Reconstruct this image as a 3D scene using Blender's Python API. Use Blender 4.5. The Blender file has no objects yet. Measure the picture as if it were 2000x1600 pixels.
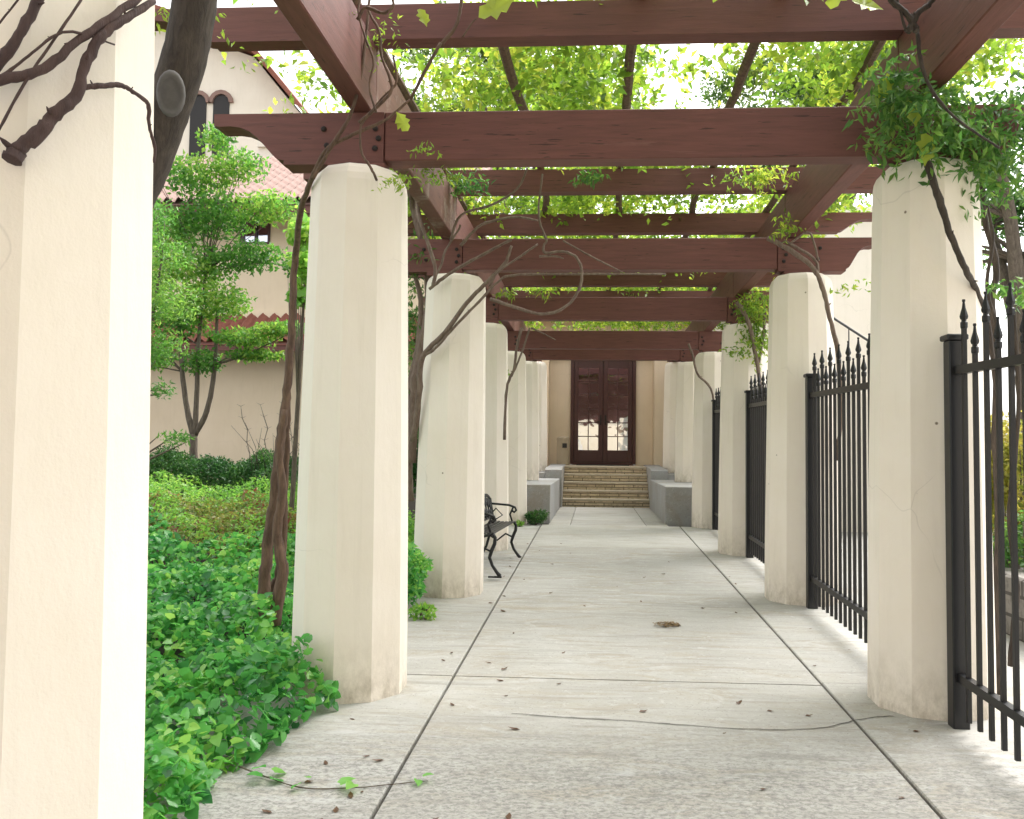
import bpy, math, random
import numpy as np
from mathutils import Vector, Matrix
R_ = math.radians
rnd = random.Random(7)
nr = np.random.RandomState(11)
sc = bpy.context.scene
COL = sc.collection

# ------------------------------------------------------------------ camera
cam_d = bpy.data.cameras.new('camera'); cam = bpy.data.objects.new('camera', cam_d); COL.objects.link(cam)
r_ = Vector((0.9981585, 0.05969361, 0.01078359)); u_ = Vector((-0.00774374, -0.05092328, 0.99867255)); f_ = Vector((-0.0601635, 0.99691699, 0.05036725))
cam.matrix_world = Matrix(((r_.x, u_.x, -f_.x, 0), (r_.y, u_.y, -f_.y, 0), (r_.z, u_.z, -f_.z, 1.5), (0, 0, 0, 1)))
cam_d.sensor_width = 36; cam_d.lens = 36 * 1721.0 / 2000; cam_d.shift_x = -58.4 / 2000
cam_d.clip_start = 0.05; cam_d.clip_end = 800
sc.camera = cam
# ------------------------------------------------------------------ sky, sun, exposure
SUN_EL, SUN_AZ = 56.0, 48.0      # azimuth clockwise from +Y
w = bpy.data.worlds.new('World'); sc.world = w; w.use_nodes = True
nt = w.node_tree; bg = nt.nodes['Background']
sky = nt.nodes.new('ShaderNodeTexSky'); sky.sky_type = 'NISHITA'; sky.sun_disc = False
sky.sun_elevation = R_(SUN_EL); sky.sun_rotation = R_(SUN_AZ); sky.dust_density = 5.0; sky.air_density = 1.0; sky.ozone_density = 1.0
hs_ = nt.nodes.new('ShaderNodeHueSaturation'); hs_.inputs['Saturation'].default_value = .08; hs_.inputs['Value'].default_value = 1.3   # high thin white cloud
nt.links.new(sky.outputs[0], hs_.inputs['Color']); nt.links.new(hs_.outputs[0], bg.inputs[0]); bg.inputs[1].default_value = 0.15
sd = bpy.data.lights.new('sun', 'SUN'); sd.energy = .5; sd.angle = R_(24); sd.color = (1, .94, .86)
sun = bpy.data.objects.new('sun', sd); COL.objects.link(sun)
az, el = R_(SUN_AZ), R_(SUN_EL)
dv = Vector((math.sin(az) * math.cos(el), math.cos(az) * math.cos(el), math.sin(el)))
sun.rotation_euler = dv.to_track_quat('Z', 'Y').to_euler(); sun.location = (0, 0, 30)
vs = sc.view_settings; vs.view_transform = 'Standard'; vs.look = 'None'; vs.gamma = 1; vs.exposure = 1.52
sc.render.engine = 'CYCLES'
sc.cycles.max_bounces = 8; sc.cycles.transparent_max_bounces = 8

# ------------------------------------------------------------------ helpers
def mesh(name, verts, faces, mat, parent=None, smooth=False, loc=None, mats=None, midx=None, var=None):
    me = bpy.data.meshes.new(name); me.from_pydata([tuple(v) for v in verts], [], [tuple(f) for f in faces]); me.update()
    for m in (mats or [mat]): me.materials.append(m)
    if midx is not None: me.polygons.foreach_set('material_index', midx)
    if smooth: me.polygons.foreach_set('use_smooth', [True] * len(me.polygons))
    if var is not None:
        a = me.attributes.new('var', 'FLOAT', 'POINT'); a.data.foreach_set('value', np.asarray(var, dtype=np.float32))
    o = bpy.data.objects.new(name, me); COL.objects.link(o)
    if parent is not None: o.parent = parent
    if loc is not None: o.location = loc
    return o
def tag(o, label=None, cat=None, group=None, kind=None):
    if label: o['label'] = label
    if cat: o['category'] = cat
    if group: o['group'] = group
    if kind: o['kind'] = kind
    return o
def empty(name, loc=(0, 0, 0)):
    o = bpy.data.objects.new(name, None); COL.objects.link(o); o.location = loc; o.empty_display_size = .2; return o
class MB:
    def __init__(s): s.v = []; s.f = []; s.m = []; s.cur = 0
    def add(s, vs, fs):
        n = len(s.v); s.v += [tuple(v) for v in vs]; s.f += [tuple(i + n for i in f) for f in fs]; s.m += [s.cur] * len(fs)
    def box(s, x0, x1, y0, y1, z0, z1, b=0.0):
        if b <= 0:
            V = [(x, y, z) for z in (z0, z1) for y in (y0, y1) for x in (x0, x1)]
            s.add(V, [(0, 2, 3, 1), (4, 5, 7, 6), (0, 1, 5, 4), (2, 6, 7, 3), (0, 4, 6, 2), (1, 3, 7, 5)]); return
        # chamfered box
        V = []; idx = {}
        for sx in (0, 1):
            for sy in (0, 1):
                for sz in (0, 1):
                    X = (x0, x1)[sx]; Y = (y0, y1)[sy]; Z = (z0, z1)[sz]; ix = b if sx == 0 else -b; iy = b if sy == 0 else -b; iz = b if sz == 0 else -b
                    for a, p in enumerate(((X, Y + iy, Z + iz), (X + ix, Y, Z + iz), (X + ix, Y + iy, Z))):
                        idx[(sx, sy, sz, a)] = len(V); V.append(p)
        F = []
        for sd_ in (0, 1):
            q = [idx[(sd_, 0, 0, 0)], idx[(sd_, 1, 0, 0)], idx[(sd_, 1, 1, 0)], idx[(sd_, 0, 1, 0)]]; F.append(q if sd_ else q[::-1])
            q = [idx[(0, sd_, 0, 1)], idx[(0, sd_, 1, 1)], idx[(1, sd_, 1, 1)], idx[(1, sd_, 0, 1)]]; F.append(q if sd_ else q[::-1])
            q = [idx[(0, 0, sd_, 2)], idx[(1, 0, sd_, 2)], idx[(1, 1, sd_, 2)], idx[(0, 1, sd_, 2)]]; F.append(q if sd_ else q[::-1])
        for p in (0, 1):
            for q in (0, 1):
                F.append([idx[(0, p, q, 1)], idx[(1, p, q, 1)], idx[(1, p, q, 2)], idx[(0, p, q, 2)]])
                F.append([idx[(p, 0, q, 0)], idx[(p, 1, q, 0)], idx[(p, 1, q, 2)], idx[(p, 0, q, 2)]])
                F.append([idx[(p, q, 0, 0)], idx[(p, q, 1, 0)], idx[(p, q, 1, 1)], idx[(p, q, 0, 1)]])
        for k in [(a, c, d) for a in (0, 1) for c in (0, 1) for d in (0, 1)]:
            F.append([idx[k + (0,)], idx[k + (1,)], idx[k + (2,)]])
        s.add(V, F)
    def prism(s, prof, y0, y1, axis='y'):
        n = len(prof); V = []
        for t in (y0, y1):
            for a, b_ in prof: V.append((a, t, b_) if axis == 'y' else (t, a, b_))
        F = [tuple(range(n)), tuple(range(2 * n - 1, n - 1, -1))]
        for i in range(n): j = (i + 1) % n; F.append((i, i + n, j + n, j))
        s.add(V, F)
    def lathe(s, prof, n=12, c=(0, 0, 0), cap=True, rot=0.0):
        V = []
        for r, z in prof:
            for i in range(n):
                a = rot + 2 * math.pi * i / n; V.append((c[0] + r * math.cos(a), c[1] + r * math.sin(a), c[2] + z))
        F = []
        for k in range(len(prof) - 1):
            for i in range(n):
                j = (i + 1) % n; F.append((k * n + i, k * n + j, (k + 1) * n + j, (k + 1) * n + i))
        if cap: F.append(tuple(range(n - 1, -1, -1))); F.append(tuple(range((len(prof) - 1) * n, len(prof) * n)))
        s.add(V, F)
    def tube(s, pts, rad, n=8):
        P = [Vector(p) for p in pts]; N = len(P)
        if not hasattr(rad, '__len__'): rad = [rad] * N
        V = []; a = None
        for i in range(N):
            t = (P[min(i + 1, N - 1)] - P[max(i - 1, 0)]).normalized()
            if a is None: a = t.cross(Vector((.3, .2, .93))); a = a if a.length > .1 else t.cross(Vector((1, 0, 0)))
            a = a - t * a.dot(t)
            if a.length < 1e-4: a = t.cross(Vector((.9, .1, .3)))
            a.normalize(); b_ = t.cross(a).normalized()
            for k in range(n):
                th = 2 * math.pi * k / n; V.append(P[i] + (a * math.cos(th) + b_ * math.sin(th)) * rad[i])
        F = []
        for i in range(N - 1):
            for k in range(n):
                j = (k + 1) % n; F.append((i * n + k, i * n + j, (i + 1) * n + j, (i + 1) * n + k))
        F.append(tuple(range(n - 1, -1, -1))); F.append(tuple(range((N - 1) * n, N * n)))
        s.add(V, F)
    def build(s, name, mat, parent=None, smooth=False, loc=None, mats=None):
        o = mesh(name, s.v, s.f, mat, parent, smooth, loc, mats, s.m if mats else None)
        o.data.validate()
        return o
def fixn(o):
    import bmesh
    bm = bmesh.new(); bm.from_mesh(o.data); bmesh.ops.recalc_face_normals(bm, faces=bm.faces); bm.to_mesh(o.data); bm.free(); return o
def smooth_line(pts, sub=5, jit=0.0, rs=None):
    # pts: (x,y,z,r) -> Catmull-Rom resampled, gently irregular
    P = [np.array(p, float) for p in pts]; P = [2 * P[0] - P[1]] + P + [2 * P[-1] - P[-2]]; out = []
    for i in range(1, len(P) - 2):
        for k in range(sub):
            t = k / sub
            q = .5 * ((2 * P[i]) + (P[i + 1] - P[i - 1]) * t + (2 * P[i - 1] - 5 * P[i] + 4 * P[i + 1] - P[i + 2]) * t * t + (3 * P[i] - P[i - 1] - 3 * P[i + 1] + P[i + 2]) * t ** 3)
            out.append(q)
    out.append(P[-2]); out = np.array(out)
    g = rs or nr
    if jit: out[1:-1, :3] += g.normal(0, 1, (len(out) - 2, 3)) * out[1:-1, 3:4] * jit
    out[:, 3] *= 1 + g.uniform(-1, 1, len(out)) * (.12 if out[0, 3] < .03 else .03)
    return out[:, :3].tolist(), np.maximum(out[:, 3], .0015).tolist()

# ------------------------------------------------------------------ materials
def newmat(name):
    m = bpy.data.materials.new(name); m.use_nodes = True; t = m.node_tree; b = t.nodes['Principled BSDF']; return m, t, b
def N(t, typ, **k):
    n = t.nodes.new(typ)
    for a, v in k.items():
        if hasattr(n, a): setattr(n, a, v)
        else: n.inputs[a].default_value = v
    return n
def ramp(t, fac, stops):
    r = t.nodes.new('ShaderNodeValToRGB'); e = r.color_ramp.elements
    while len(e) < len(stops): e.new(.5)
    for i, (p, c) in enumerate(stops): e[i].position = p; e[i].color = (c[0], c[1], c[2], 1) if hasattr(c, '__len__') else (c, c, c, 1)
    t.links.new(fac, r.inputs[0]); return r.outputs[0]
def mixc(t, a, b, fac, mode='MIX'):
    m = t.nodes.new('ShaderNodeMix'); m.data_type = 'RGBA'; m.blend_type = mode
    for s, v in ((m.inputs[6], a), (m.inputs[7], b), (m.inputs[0], fac)):
        if hasattr(v, 'links') or isinstance(v, bpy.types.NodeSocket): t.links.new(v, s)
        else: s.default_value = v if not hasattr(v, '__len__') else (v[0], v[1], v[2], 1)
    return m.outputs[2]
def coords(t, scale=(1, 1, 1), obj=False):
    if obj:
        c = N(t, 'ShaderNodeTexCoord').outputs['Object']
    else: c = N(t, 'ShaderNodeNewGeometry').outputs['Position']
    mp = N(t, 'ShaderNodeMapping'); mp.inputs['Scale'].default_value = scale; t.links.new(c, mp.inputs[0]); return mp.outputs[0]
def noise(t, co, scale, detail=4, rough=.55, dist=0):
    n = N(t, 'ShaderNodeTexNoise'); n.inputs['Scale'].default_value = scale; n.inputs['Detail'].default_value = detail; n.inputs['Roughness'].default_value = rough; n.inputs['Distortion'].default_value = dist
    t.links.new(co, n.inputs['Vector']); return n.outputs[0]
def bump(t, b, h, dist=.01, strength=.5, prev=None):
    n = N(t, 'ShaderNodeBump'); n.inputs['Distance'].default_value = dist; n.inputs['Strength'].default_value = strength; t.links.new(h, n.inputs['Height'])
    if prev: t.links.new(prev, n.inputs['Normal'])
    t.links.new(n.outputs[0], b.inputs['Normal']); return n.outputs[0]

def mat_stucco(name, c, c2, rough=.85, speck=True):
    m, t, b = newmat(name); co = coords(t)
    big = noise(t, co, 1.3, 5, .6); col = mixc(t, c, c2, ramp(t, big, [(.38, 0), (.68, 1)]))
    st = noise(t, coords(t, (6, 6, .7)), 2.2, 5, .65); col = mixc(t, col, tuple(x * .93 for x in c2), ramp(t, st, [(.55, 0), (.8, .6)]))
    # dirt rising from the foot and pin marks
    if speck:
        v = N(t, 'ShaderNodeTexVoronoi'); v.inputs['Scale'].default_value = 3.2; t.links.new(co, v.inputs['Vector'])
        col = mixc(t, col, (.22, .17, .12), ramp(t, v.outputs['Distance'], [(.018, 1), (.032, 0)]))
    sk = noise(t, coords(t, (14, 14, .35)), 1.5, 6, .7); col = mixc(t, col, tuple(x * .86 for x in c2), ramp(t, sk, [(.56, 0), (.76, .3)]))
    hv = N(t, 'ShaderNodeTexVoronoi', feature='DISTANCE_TO_EDGE'); hv.inputs['Scale'].default_value = 1.1
    hd = N(t, 'ShaderNodeMix'); hd.data_type = 'VECTOR'; hd.inputs[0].default_value = .25; nz_ = N(t, 'ShaderNodeTexNoise'); nz_.inputs['Scale'].default_value = 3; t.links.new(co, nz_.inputs['Vector']); t.links.new(co, hd.inputs[4]); t.links.new(nz_.outputs['Color'], hd.inputs[5]); t.links.new(hd.outputs[1], hv.inputs['Vector'])
    crk = mixc(t, (0, 0, 0), ramp(t, hv.outputs['Distance'], [(.001, .3), (.003, 0)]), ramp(t, noise(t, co, 1.7, 3), [(.5, 0), (.6, 1)])); col = mixc(t, col, tuple(x * .55 for x in c2), crk)
    t.links.new(col, b.inputs['Base Color']); b.inputs['Roughness'].default_value = rough
    n1 = bump(t, b, noise(t, co, 140, 4, .65), .002, .3); bump(t, b, noise(t, coords(t, (1, 1, .5)), 7, 5, .6), .02, .22, n1); return m
def mat_column():
    m = mat_stucco('cream_stucco', (.86, .79, .705), (.82, .74, .64)); t = m.node_tree; b = t.nodes['Principled BSDF']
    # splash dirt near the foot of each shaft
    src = b.inputs['Base Color'].links[0].from_socket
    oc = N(t, 'ShaderNodeTexCoord').outputs['Object']; sep = N(t, 'ShaderNodeSeparateXYZ'); t.links.new(oc, sep.inputs[0])
    mr = N(t, 'ShaderNodeMapRange'); mr.inputs['From Min'].default_value = .55; mr.inputs['From Max'].default_value = 0; t.links.new(sep.outputs[2], mr.inputs[0])
    pw = N(t, 'ShaderNodeMath', operation='POWER'); t.links.new(mr.outputs[0], pw.inputs[0]); pw.inputs[1].default_value = 2.2
    nn = ramp(t, noise(t, coords(t, (1, 1, .6)), 13, 7, .75), [(.36, 0), (.68, 1)])
    mu = N(t, 'ShaderNodeMath', operation='MULTIPLY'); t.links.new(pw.outputs[0], mu.inputs[0]); t.links.new(nn, mu.inputs[1]); f = mu.outputs[0]
    t.links.new(mixc(t, src, (.42, .36, .28), f), b.inputs['Base Color']); return m
def mat_concrete(name, c, c2, worn=False):
    m, t, b = newmat(name); co = coords(t)
    big = noise(t, co, .9, 6, .65, .4); col = mixc(t, c, c2, ramp(t, big, [(.35, 0), (.7, 1)]))
    stain = noise(t, coords(t, (1, 2.6, 1)), 1.6, 7, .7, .6); col = mixc(t, col, (c2[0] * .92, c2[1] * .80, c2[2] * .60), ramp(t, stain, [(.48, 0), (.68, .55)]))
    fine = noise(t, co, 45, 6, .75); col = mixc(t, col, (.15, .14, .13), ramp(t, fine, [(.56, 0), (.70, .6)]))
    wl = noise(t, co, 22, 5, .7, .8); col = mixc(t, col, (.58, .58, .57), ramp(t, wl, [(.56, 0), (.75, .6)]))
    v = N(t, 'ShaderNodeTexVoronoi'); v.inputs['Scale'].default_value = 26; t.links.new(co, v.inputs['Vector'])
    col = mixc(t, col, (.10, .085, .07), ramp(t, v.outputs['Distance'], [(.06, .7), (.11, 0)]))
    if worn:
        # the nearest slab has lost its float finish: exposed, pitted surface; broom-like streaks run across the others
        sp = N(t, 'ShaderNodeSeparateXYZ'); t.links.new(coords(t), sp.inputs[0]); mr = N(t, 'ShaderNodeMapRange'); mr.inputs['From Min'].default_value = 4.75; mr.inputs['From Max'].default_value = 3.9; t.links.new(sp.outputs[1], mr.inputs[0])
        pit = noise(t, coords(t, (1, 1.4, 1)), 34, 8, .78, .4); pm = N(t, 'ShaderNodeMath', operation='MULTIPLY'); t.links.new(mr.outputs[0], pm.inputs[0]); t.links.new(ramp(t, pit, [(.45, 0), (.60, .9)]), pm.inputs[1])
        col = mixc(t, col, (.17, .165, .155), pm.outputs[0])
        sk = noise(t, coords(t, (.5, 6, 1)), 3, 7, .7, .3); col = mixc(t, col, (.20, .19, .165), ramp(t, sk, [(.5, 0), (.68, .5)]))
        wt = noise(t, coords(t, (.8, 2, 1)), 2.1, 8, .75, .8); col = mixc(t, col, (.50, .50, .495), ramp(t, wt, [(.54, 0), (.66, .6)]))
    t.links.new(col, b.inputs['Base Color']); b.inputs['Roughness'].default_value = .8
    n1 = bump(t, b, fine, .004, .5); bump(t, b, noise(t, co, 300, 2, .5), .0015, .4, n1); return m
def tuple_scale(t, s):
    return coords(t, s)
def mat_wood(name, c, c2, scale, gap=None):
    m, t, b = newmat(name); co = coords(t, scale)
    g = noise(t, co, 5, 6, .65, .4); col = mixc(t, c, c2, ramp(t, g, [(.35, 0), (.65, 1)]))
    big = noise(t, coords(t), 1.7, 4); col = mixc(t, col, tuple(x * .7 for x in c), ramp(t, big, [(.5, 0), (.75, .6)]))
    ck = noise(t, tuple_scale(t, scale), 9, 3, .5, .15); col = mixc(t, col, (.035, .014, .011), ramp(t, ck, [(.66, 0), (.70, .85)]))
    pl_ = noise(t, tuple_scale(t, tuple(x * .6 for x in scale)), 4, 7, .75, .3); col = mixc(t, col, (.22, .10, .08), ramp(t, pl_, [(.60, 0), (.72, .6)]))
    if gap: col = mixc(t, col, gap, ramp(t, noise(t, coords(t), 2.3, 8, .75, .5), [(.52, 0), (.66, .8)]))
    k = noise(t, coords(t), 14, 3, .6); col = mixc(t, col, (.03, .012, .01), ramp(t, k, [(.70, 0), (.78, .7)]))
    t.links.new(col, b.inputs['Base Color']); b.inputs['Roughness'].default_value = .62
    n1 = bump(t, b, g, .004, .4); bump(t, b, noise(t, co, 30, 3), .001, .4, n1); return m
def mat_leaf(name, c1, c2, c3, trans=.45, rough=.42):
    m, t, b = newmat(name); a = N(t, 'ShaderNodeAttribute'); a.attribute_name = 'var'
    col = ramp(t, a.outputs['Fac'], [(0, c1), (.55, c2), (1, c3)])
    t.links.new(col, b.inputs['Base Color']); b.inputs['Roughness'].default_value = rough
    tr = N(t, 'ShaderNodeBsdfTranslucent'); t.links.new(mixc(t, col, (1, 1, .25), .5, 'MULTIPLY'), tr.inputs[0])
    g = N(t, 'ShaderNodeHueSaturation'); g.inputs['Value'].default_value = 1.9; t.links.new(col, g.inputs['Color']); t.links.new(g.outputs[0], tr.inputs[0])
    mx = N(t, 'ShaderNodeMixShader'); mx.inputs[0].default_value = trans
    out = t.nodes['Material Output']; t.links.new(b.outputs[0], mx.inputs[1]); t.links.new(tr.outputs[0], mx.inputs[2]); t.links.new(mx.outputs[0], out.inputs[0]); return m
def mat_plain(name, c, rough=.5, metal=0, spec=None, vari=.15, sc_=8):
    m, t, b = newmat(name); n = noise(t, coords(t), sc_, 5, .6)
    t.links.new(mixc(t, c, tuple(x * (1 - vari) for x in c), n), b.inputs['Base Color']); b.inputs['Roughness'].default_value = rough; b.inputs['Metallic'].default_value = metal; return m
def mat_bark(name, c, c2):
    m, t, b = newmat(name); co = coords(t, (1, 1, .22)); n = noise(t, co, 34, 5, .7, .5)
    t.links.new(mixc(t, c, c2, ramp(t, n, [(.35, 0), (.65, 1)])), b.inputs['Base Color']); b.inputs['Roughness'].default_value = .85
    bump(t, b, n, .012, .7); return m
def mat_brick(name, c1, c2, mortar, scale, bw=.5, rh=.25, ms=.02):
    m, t, b = newmat(name); co = coords(t)
    # run the courses over upright faces: (x + y, z)
    sp = N(t, 'ShaderNodeSeparateXYZ'); t.links.new(co, sp.inputs[0]); ad = N(t, 'ShaderNodeMath', operation='ADD'); t.links.new(sp.outputs[0], ad.inputs[0]); t.links.new(sp.outputs[1], ad.inputs[1])
    cb = N(t, 'ShaderNodeCombineXYZ'); t.links.new(ad.outputs[0], cb.inputs[0]); t.links.new(sp.outputs[2], cb.inputs[1])
    br = N(t, 'ShaderNodeTexBrick'); br.inputs['Scale'].default_value = scale; br.inputs['Brick Width'].default_value = bw; br.inputs['Row Height'].default_value = rh; br.inputs['Mortar Size'].default_value = ms
    br.inputs['Color1'].default_value = (*c1, 1); br.inputs['Color2'].default_value = (*c2, 1); br.inputs['Mortar'].default_value = (*mortar, 1); t.links.new(cb.outputs[0], br.inputs['Vector'])
    n = noise(t, co, 12, 6, .7); col = mixc(t, br.outputs['Color'], tuple(x * .45 for x in c2), ramp(t, n, [(.48, 0), (.68, .8)]))
    t.links.new(col, b.inputs['Base Color']); b.inputs['Roughness'].default_value = .85; bump(t, b, n, .01, .5); return m

M_COL = mat_column()
M_WALL = mat_stucco('cream_wall_plaster', (.80, .67, .50), (.75, .62, .45), speck=False)
M_WALLP = mat_stucco('pale_wall_plaster', (.80, .74, .66), (.76, .70, .61), speck=False)
M_WALLPK = mat_stucco('pink_wall_plaster', (.82, .755, .65), (.78, .71, .60), speck=False)
M_CONC = mat_concrete('weathered_concrete', (.42, .408, .378), (.345, .33, .298), worn=True)
M_CONC2 = mat_concrete('weathered_concrete_light', (.45, .442, .415), (.365, .352, .32), worn=True)
M_CONC3 = mat_concrete('weathered_concrete_dark', (.385, .375, .35), (.305, .292, .262), worn=True)
M_PLAZA = mat_concrete('pale_concrete', (.42, .41, .385), (.36, .35, .32))
M_GREY = mat_concrete('grey_concrete', (.36, .37, .385), (.29, .275, .25))
M_JOINT = mat_plain('joint_dirt', (.045, .04, .035), .95)
M_SOIL = mat_plain('dark_soil', (.035, .026, .018), .95, vari=.5)
M_WOODX = mat_wood('brown_stained_timber', (.165, .060, .048), (.12, .044, .035), (.6, 8, 8))
M_WOODY = mat_wood('brown_stained_rafter', (.165, .060, .048), (.12, .044, .035), (8, .6, 8))
M_WOODW = mat_wood('weathered_rafter', (.17, .075, .055), (.13, .055, .042), (8, .6, 8), gap=(.36, .30, .27))
M_IRON = mat_plain('black_iron', (.007, .007, .009), .42, 0, vari=.4, sc_=20)
M_RUST = mat_plain('dark_bolt', (.02, .012, .01), .7)
M_BARKV = mat_bark('vine_bark', (.17, .105, .07), (.075, .045, .032))
M_BARKG = mat_bark('grey_vine_bark', (.22, .165, .13), (.12, .08, .062))
M_BARKD = mat_bark('dark_trunk_bark', (.075, .058, .045), (.03, .022, .018))
M_BARKT = mat_bark('tree_bark', (.15, .12, .09), (.07, .055, .042))
M_CUT = mat_plain('cut_wood', (.16, .15, .145), .8, vari=.5, sc_=40)
M_TWIG = mat_bark('purple_brown_bark', (.085, .05, .045), (.045, .026, .026))
M_IVY = mat_leaf('ivy_leaf', (.03, .15, .04), (.11, .37, .075), (.32, .54, .11), .4, .25)
M_LIME = mat_leaf('bright_groundcover_leaf', (.09, .25, .035), (.17, .36, .05), (.30, .44, .07), .45)
M_RED = mat_leaf('russet_groundcover_leaf', (.20, .06, .035), (.14, .22, .04), (.30, .26, .06), .4)
M_HEDGE = mat_leaf('hedge_leaf', (.018, .075, .018), (.04, .13, .025), (.10, .22, .04), .25)
M_TREEL = mat_leaf('tree_leaf', (.045, .14, .022), (.10, .25, .035), (.26, .38, .06), .5)
M_TREE2 = mat_leaf('feathery_leaf', (.06, .17, .03), (.11, .26, .04), (.22, .36, .06), .45)
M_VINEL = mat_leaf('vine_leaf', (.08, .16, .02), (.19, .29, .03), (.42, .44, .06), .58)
M_VINED = mat_leaf('deep_green_vine_leaf', (.03, .095, .022), (.07, .17, .03), (.18, .28, .05), .45)  # deeper green leaf colour, also used on trees and a shrub
M_FAR = mat_leaf('far_tree_leaf', (.04, .09, .02), (.08, .15, .025), (.20, .25, .045), .45)
M_YEL = mat_leaf('yellow_leaf', (.16, .20, .03), (.34, .31, .06), (.45, .38, .10), .45)
M_DRY = mat_leaf('dry_leaf', (.07, .03, .015), (.14, .07, .03), (.22, .15, .06), .2)
M_TILE = mat_plain('terracotta_tile', (.30, .105, .07), .8, vari=.45, sc_=5)
M_TILEP = mat_plain('sunbleached_tile', (.30, .19, .155), .8, vari=.3, sc_=5)
M_DOOR = mat_plain('dark_brown_door_paint', (.075, .024, .020), .4, vari=.25)
M_DARK = mat_plain('dark_interior', (.02, .018, .017), .6)
M_STEP = mat_brick('tan_stone_coursing', (.66, .54, .37), (.50, .40, .27), (.07, .055, .04), 1.0, .42, .064, .007)
M_TREAD = mat_plain('tan_stone_tread', (.62, .53, .40), .8, vari=.5, sc_=9)
M_BLOCK = mat_brick('grey_garden_stone', (.30, .27, .24), (.22, .20, .18), (.08, .07, .06), 1.0, .3, .16, .014)
M_BIN = mat_stucco('beige_urn', (.44, .37, .27), (.38, .31, .22), speck=False)
def mat_glass():
    m, t, b = newmat('door_glass'); b.inputs['Base Color'].default_value = (.46, .50, .56, 1); b.inputs['Metallic'].default_value = 1; b.inputs['Roughness'].default_value = .02
    b.inputs['Specular IOR Level'].default_value = 1.0; b.inputs['Coat Weight'].default_value = 1.0; b.inputs['Coat IOR'].default_value = 2.2; b.inputs['Coat Roughness'].default_value = .01
    bump(t, b, noise(t, coords(t), 2.2, 2), .03, .2); return m
M_GLASS = mat_glass()

def gz(y): return .0251 * y if y < 14.34 else .36
Y1, D = 5.138, 3.079
XL, XR = -1.417, 1.891
HB, HT, H2 = 3.222, 3.515, 3.96
def yc(k): return Y1 + k * D
def sst(a, b, x):
    x = min(1, max(0, (x - a) / (b - a))); return x * x * (3 - 2 * x)

# ------------------------------------------------------------------ ground, path
def sheet(name, xs, ys, zf, mat, label_kind='structure'):
    V = [(x, y, zf(x, y)) for y in ys for x in xs]; nx = len(xs)
    F = [(j * nx + i, j * nx + i + 1, (j + 1) * nx + i + 1, (j + 1) * nx + i) for j in range(len(ys) - 1) for i in range(nx - 1)]
    o = mesh(name, V, F, mat, smooth=True); o['kind'] = label_kind; return o
gy = [-60, -20, -5, 0, 14.34, 18, 60, 400]
def gbase(x, y): return .0251 * max(y, -5) if y < 14.34 else .36
tag(sheet('ground', [-400, -60, -20, 0, 20, 60, 400], gy, lambda x, y: gbase(x, y) - .10, M_PLAZA), 'pale bare ground reaching to the horizon round the garden')
tag(sheet('plaza', [2.262, 6, 12, 30], [-8, 0, 14.34, 18, 40], lambda x, y: gbase(x, y) - .012, M_PLAZA), 'pale concrete plaza beyond the iron fence')
tag(sheet('path_bed', [-2.2, -1, 0, 1, 2.26], [-5, 0, 14.34, 18.9, 21.0], lambda x, y: gbase(x, y) - .03, M_JOINT), 'dark dirt showing in the joints of the concrete path')
def gh(x, y):
    z = gbase(x, y) - .02
    e = sst(-1.75, -3.2, x) if False else sst(0, 1, (-1.75 - x) / 1.6)
    return z + e * (.10 + .42 * sst(5.5, 11.5, y)) + .03 * math.sin(x * 3.1 + y * 1.7) * e
xs = [-1.72 - .25 * i for i in range(24)] + [-9, -12, -18, -30]
tag(sheet('garden_soil', xs[::-1], [-5, -2, 0] + [1 + .5 * i for i in range(38)] + [21, 25, 40], gh, M_SOIL), 'dark garden soil under the ivy beside the path')
mb = MB()
def slab(x0, x1, y0, y1, bev=.006):
    n = max(1, int((y1 - y0) / 1.5)); z = lambda y: gz(y); t = .06
    V = []
    ys = [y0] + [y0 + (y1 - y0) * i / n for i in range(1, n)] + [y1]
    for y in ys: V += [(x0, y, z(y) - t), (x0, y, z(y) - bev), (x0 + bev, y, z(y)), (x1 - bev, y, z(y)), (x1, y, z(y) - bev), (x1, y, z(y) - t)]
    # soften the two ends
    for i in (2, 3): V[i] = (V[i][0], V[i][1], V[i][2] - .002)
    F = []
    for j in range(len(ys) - 1):
        for k in range(5): F.append((j * 6 + k, j * 6 + k + 1, (j + 1) * 6 + k + 1, (j + 1) * 6 + k)[::-1])
    F.append((0, 1, 2, 3, 4, 5)); n6 = (len(ys) - 1) * 6; F.append((n6 + 5, n6 + 4, n6 + 3, n6 + 2, n6 + 1, n6))
    mb.cur = (int(y0 * 7.3) + int(x0 * 5 + 20)) % 3; mb.add(V, F)
cy = [-4.5, -.2, 2.1, 5.436, 7.76, 9.40, 11.65, 14.33]
for a, b in zip(cy[:-1], cy[1:]): slab(-.845, 1.367, a + (.011 if a == 5.436 else .006), b - (.011 if b == 5.436 else .006))
ly = [-4.5, 1.9, 5.44, 8.6, 11.7, 14.33]
for a, b in zip(ly[:-1], ly[1:]): slab(-2.19, -.861, a + (.011 if a == 5.44 else .005), b - (.010 if b == 5.44 else .005))
ry = [-4.5, 2.2, 5.50, 8.36, 11.4, 14.33]
for a, b in zip(ry[:-1], ry[1:]): slab(1.383, 2.255, a + .005, b - .005)
for a, b in ((14.336, 15.47), (15.476, 19.2)):
    slab(-.74 if a > 14 else -.7, -.392, a, b); slab(-.384, .84, a, b); slab(.848, 1.2, a, b)
path = mb.build('path', M_CONC, mats=[M_CONC, M_CONC2, M_CONC3]); fixn(path); tag(path, 'weathered grey concrete walk of long slabs under the pergola', kind='structure')
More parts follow.
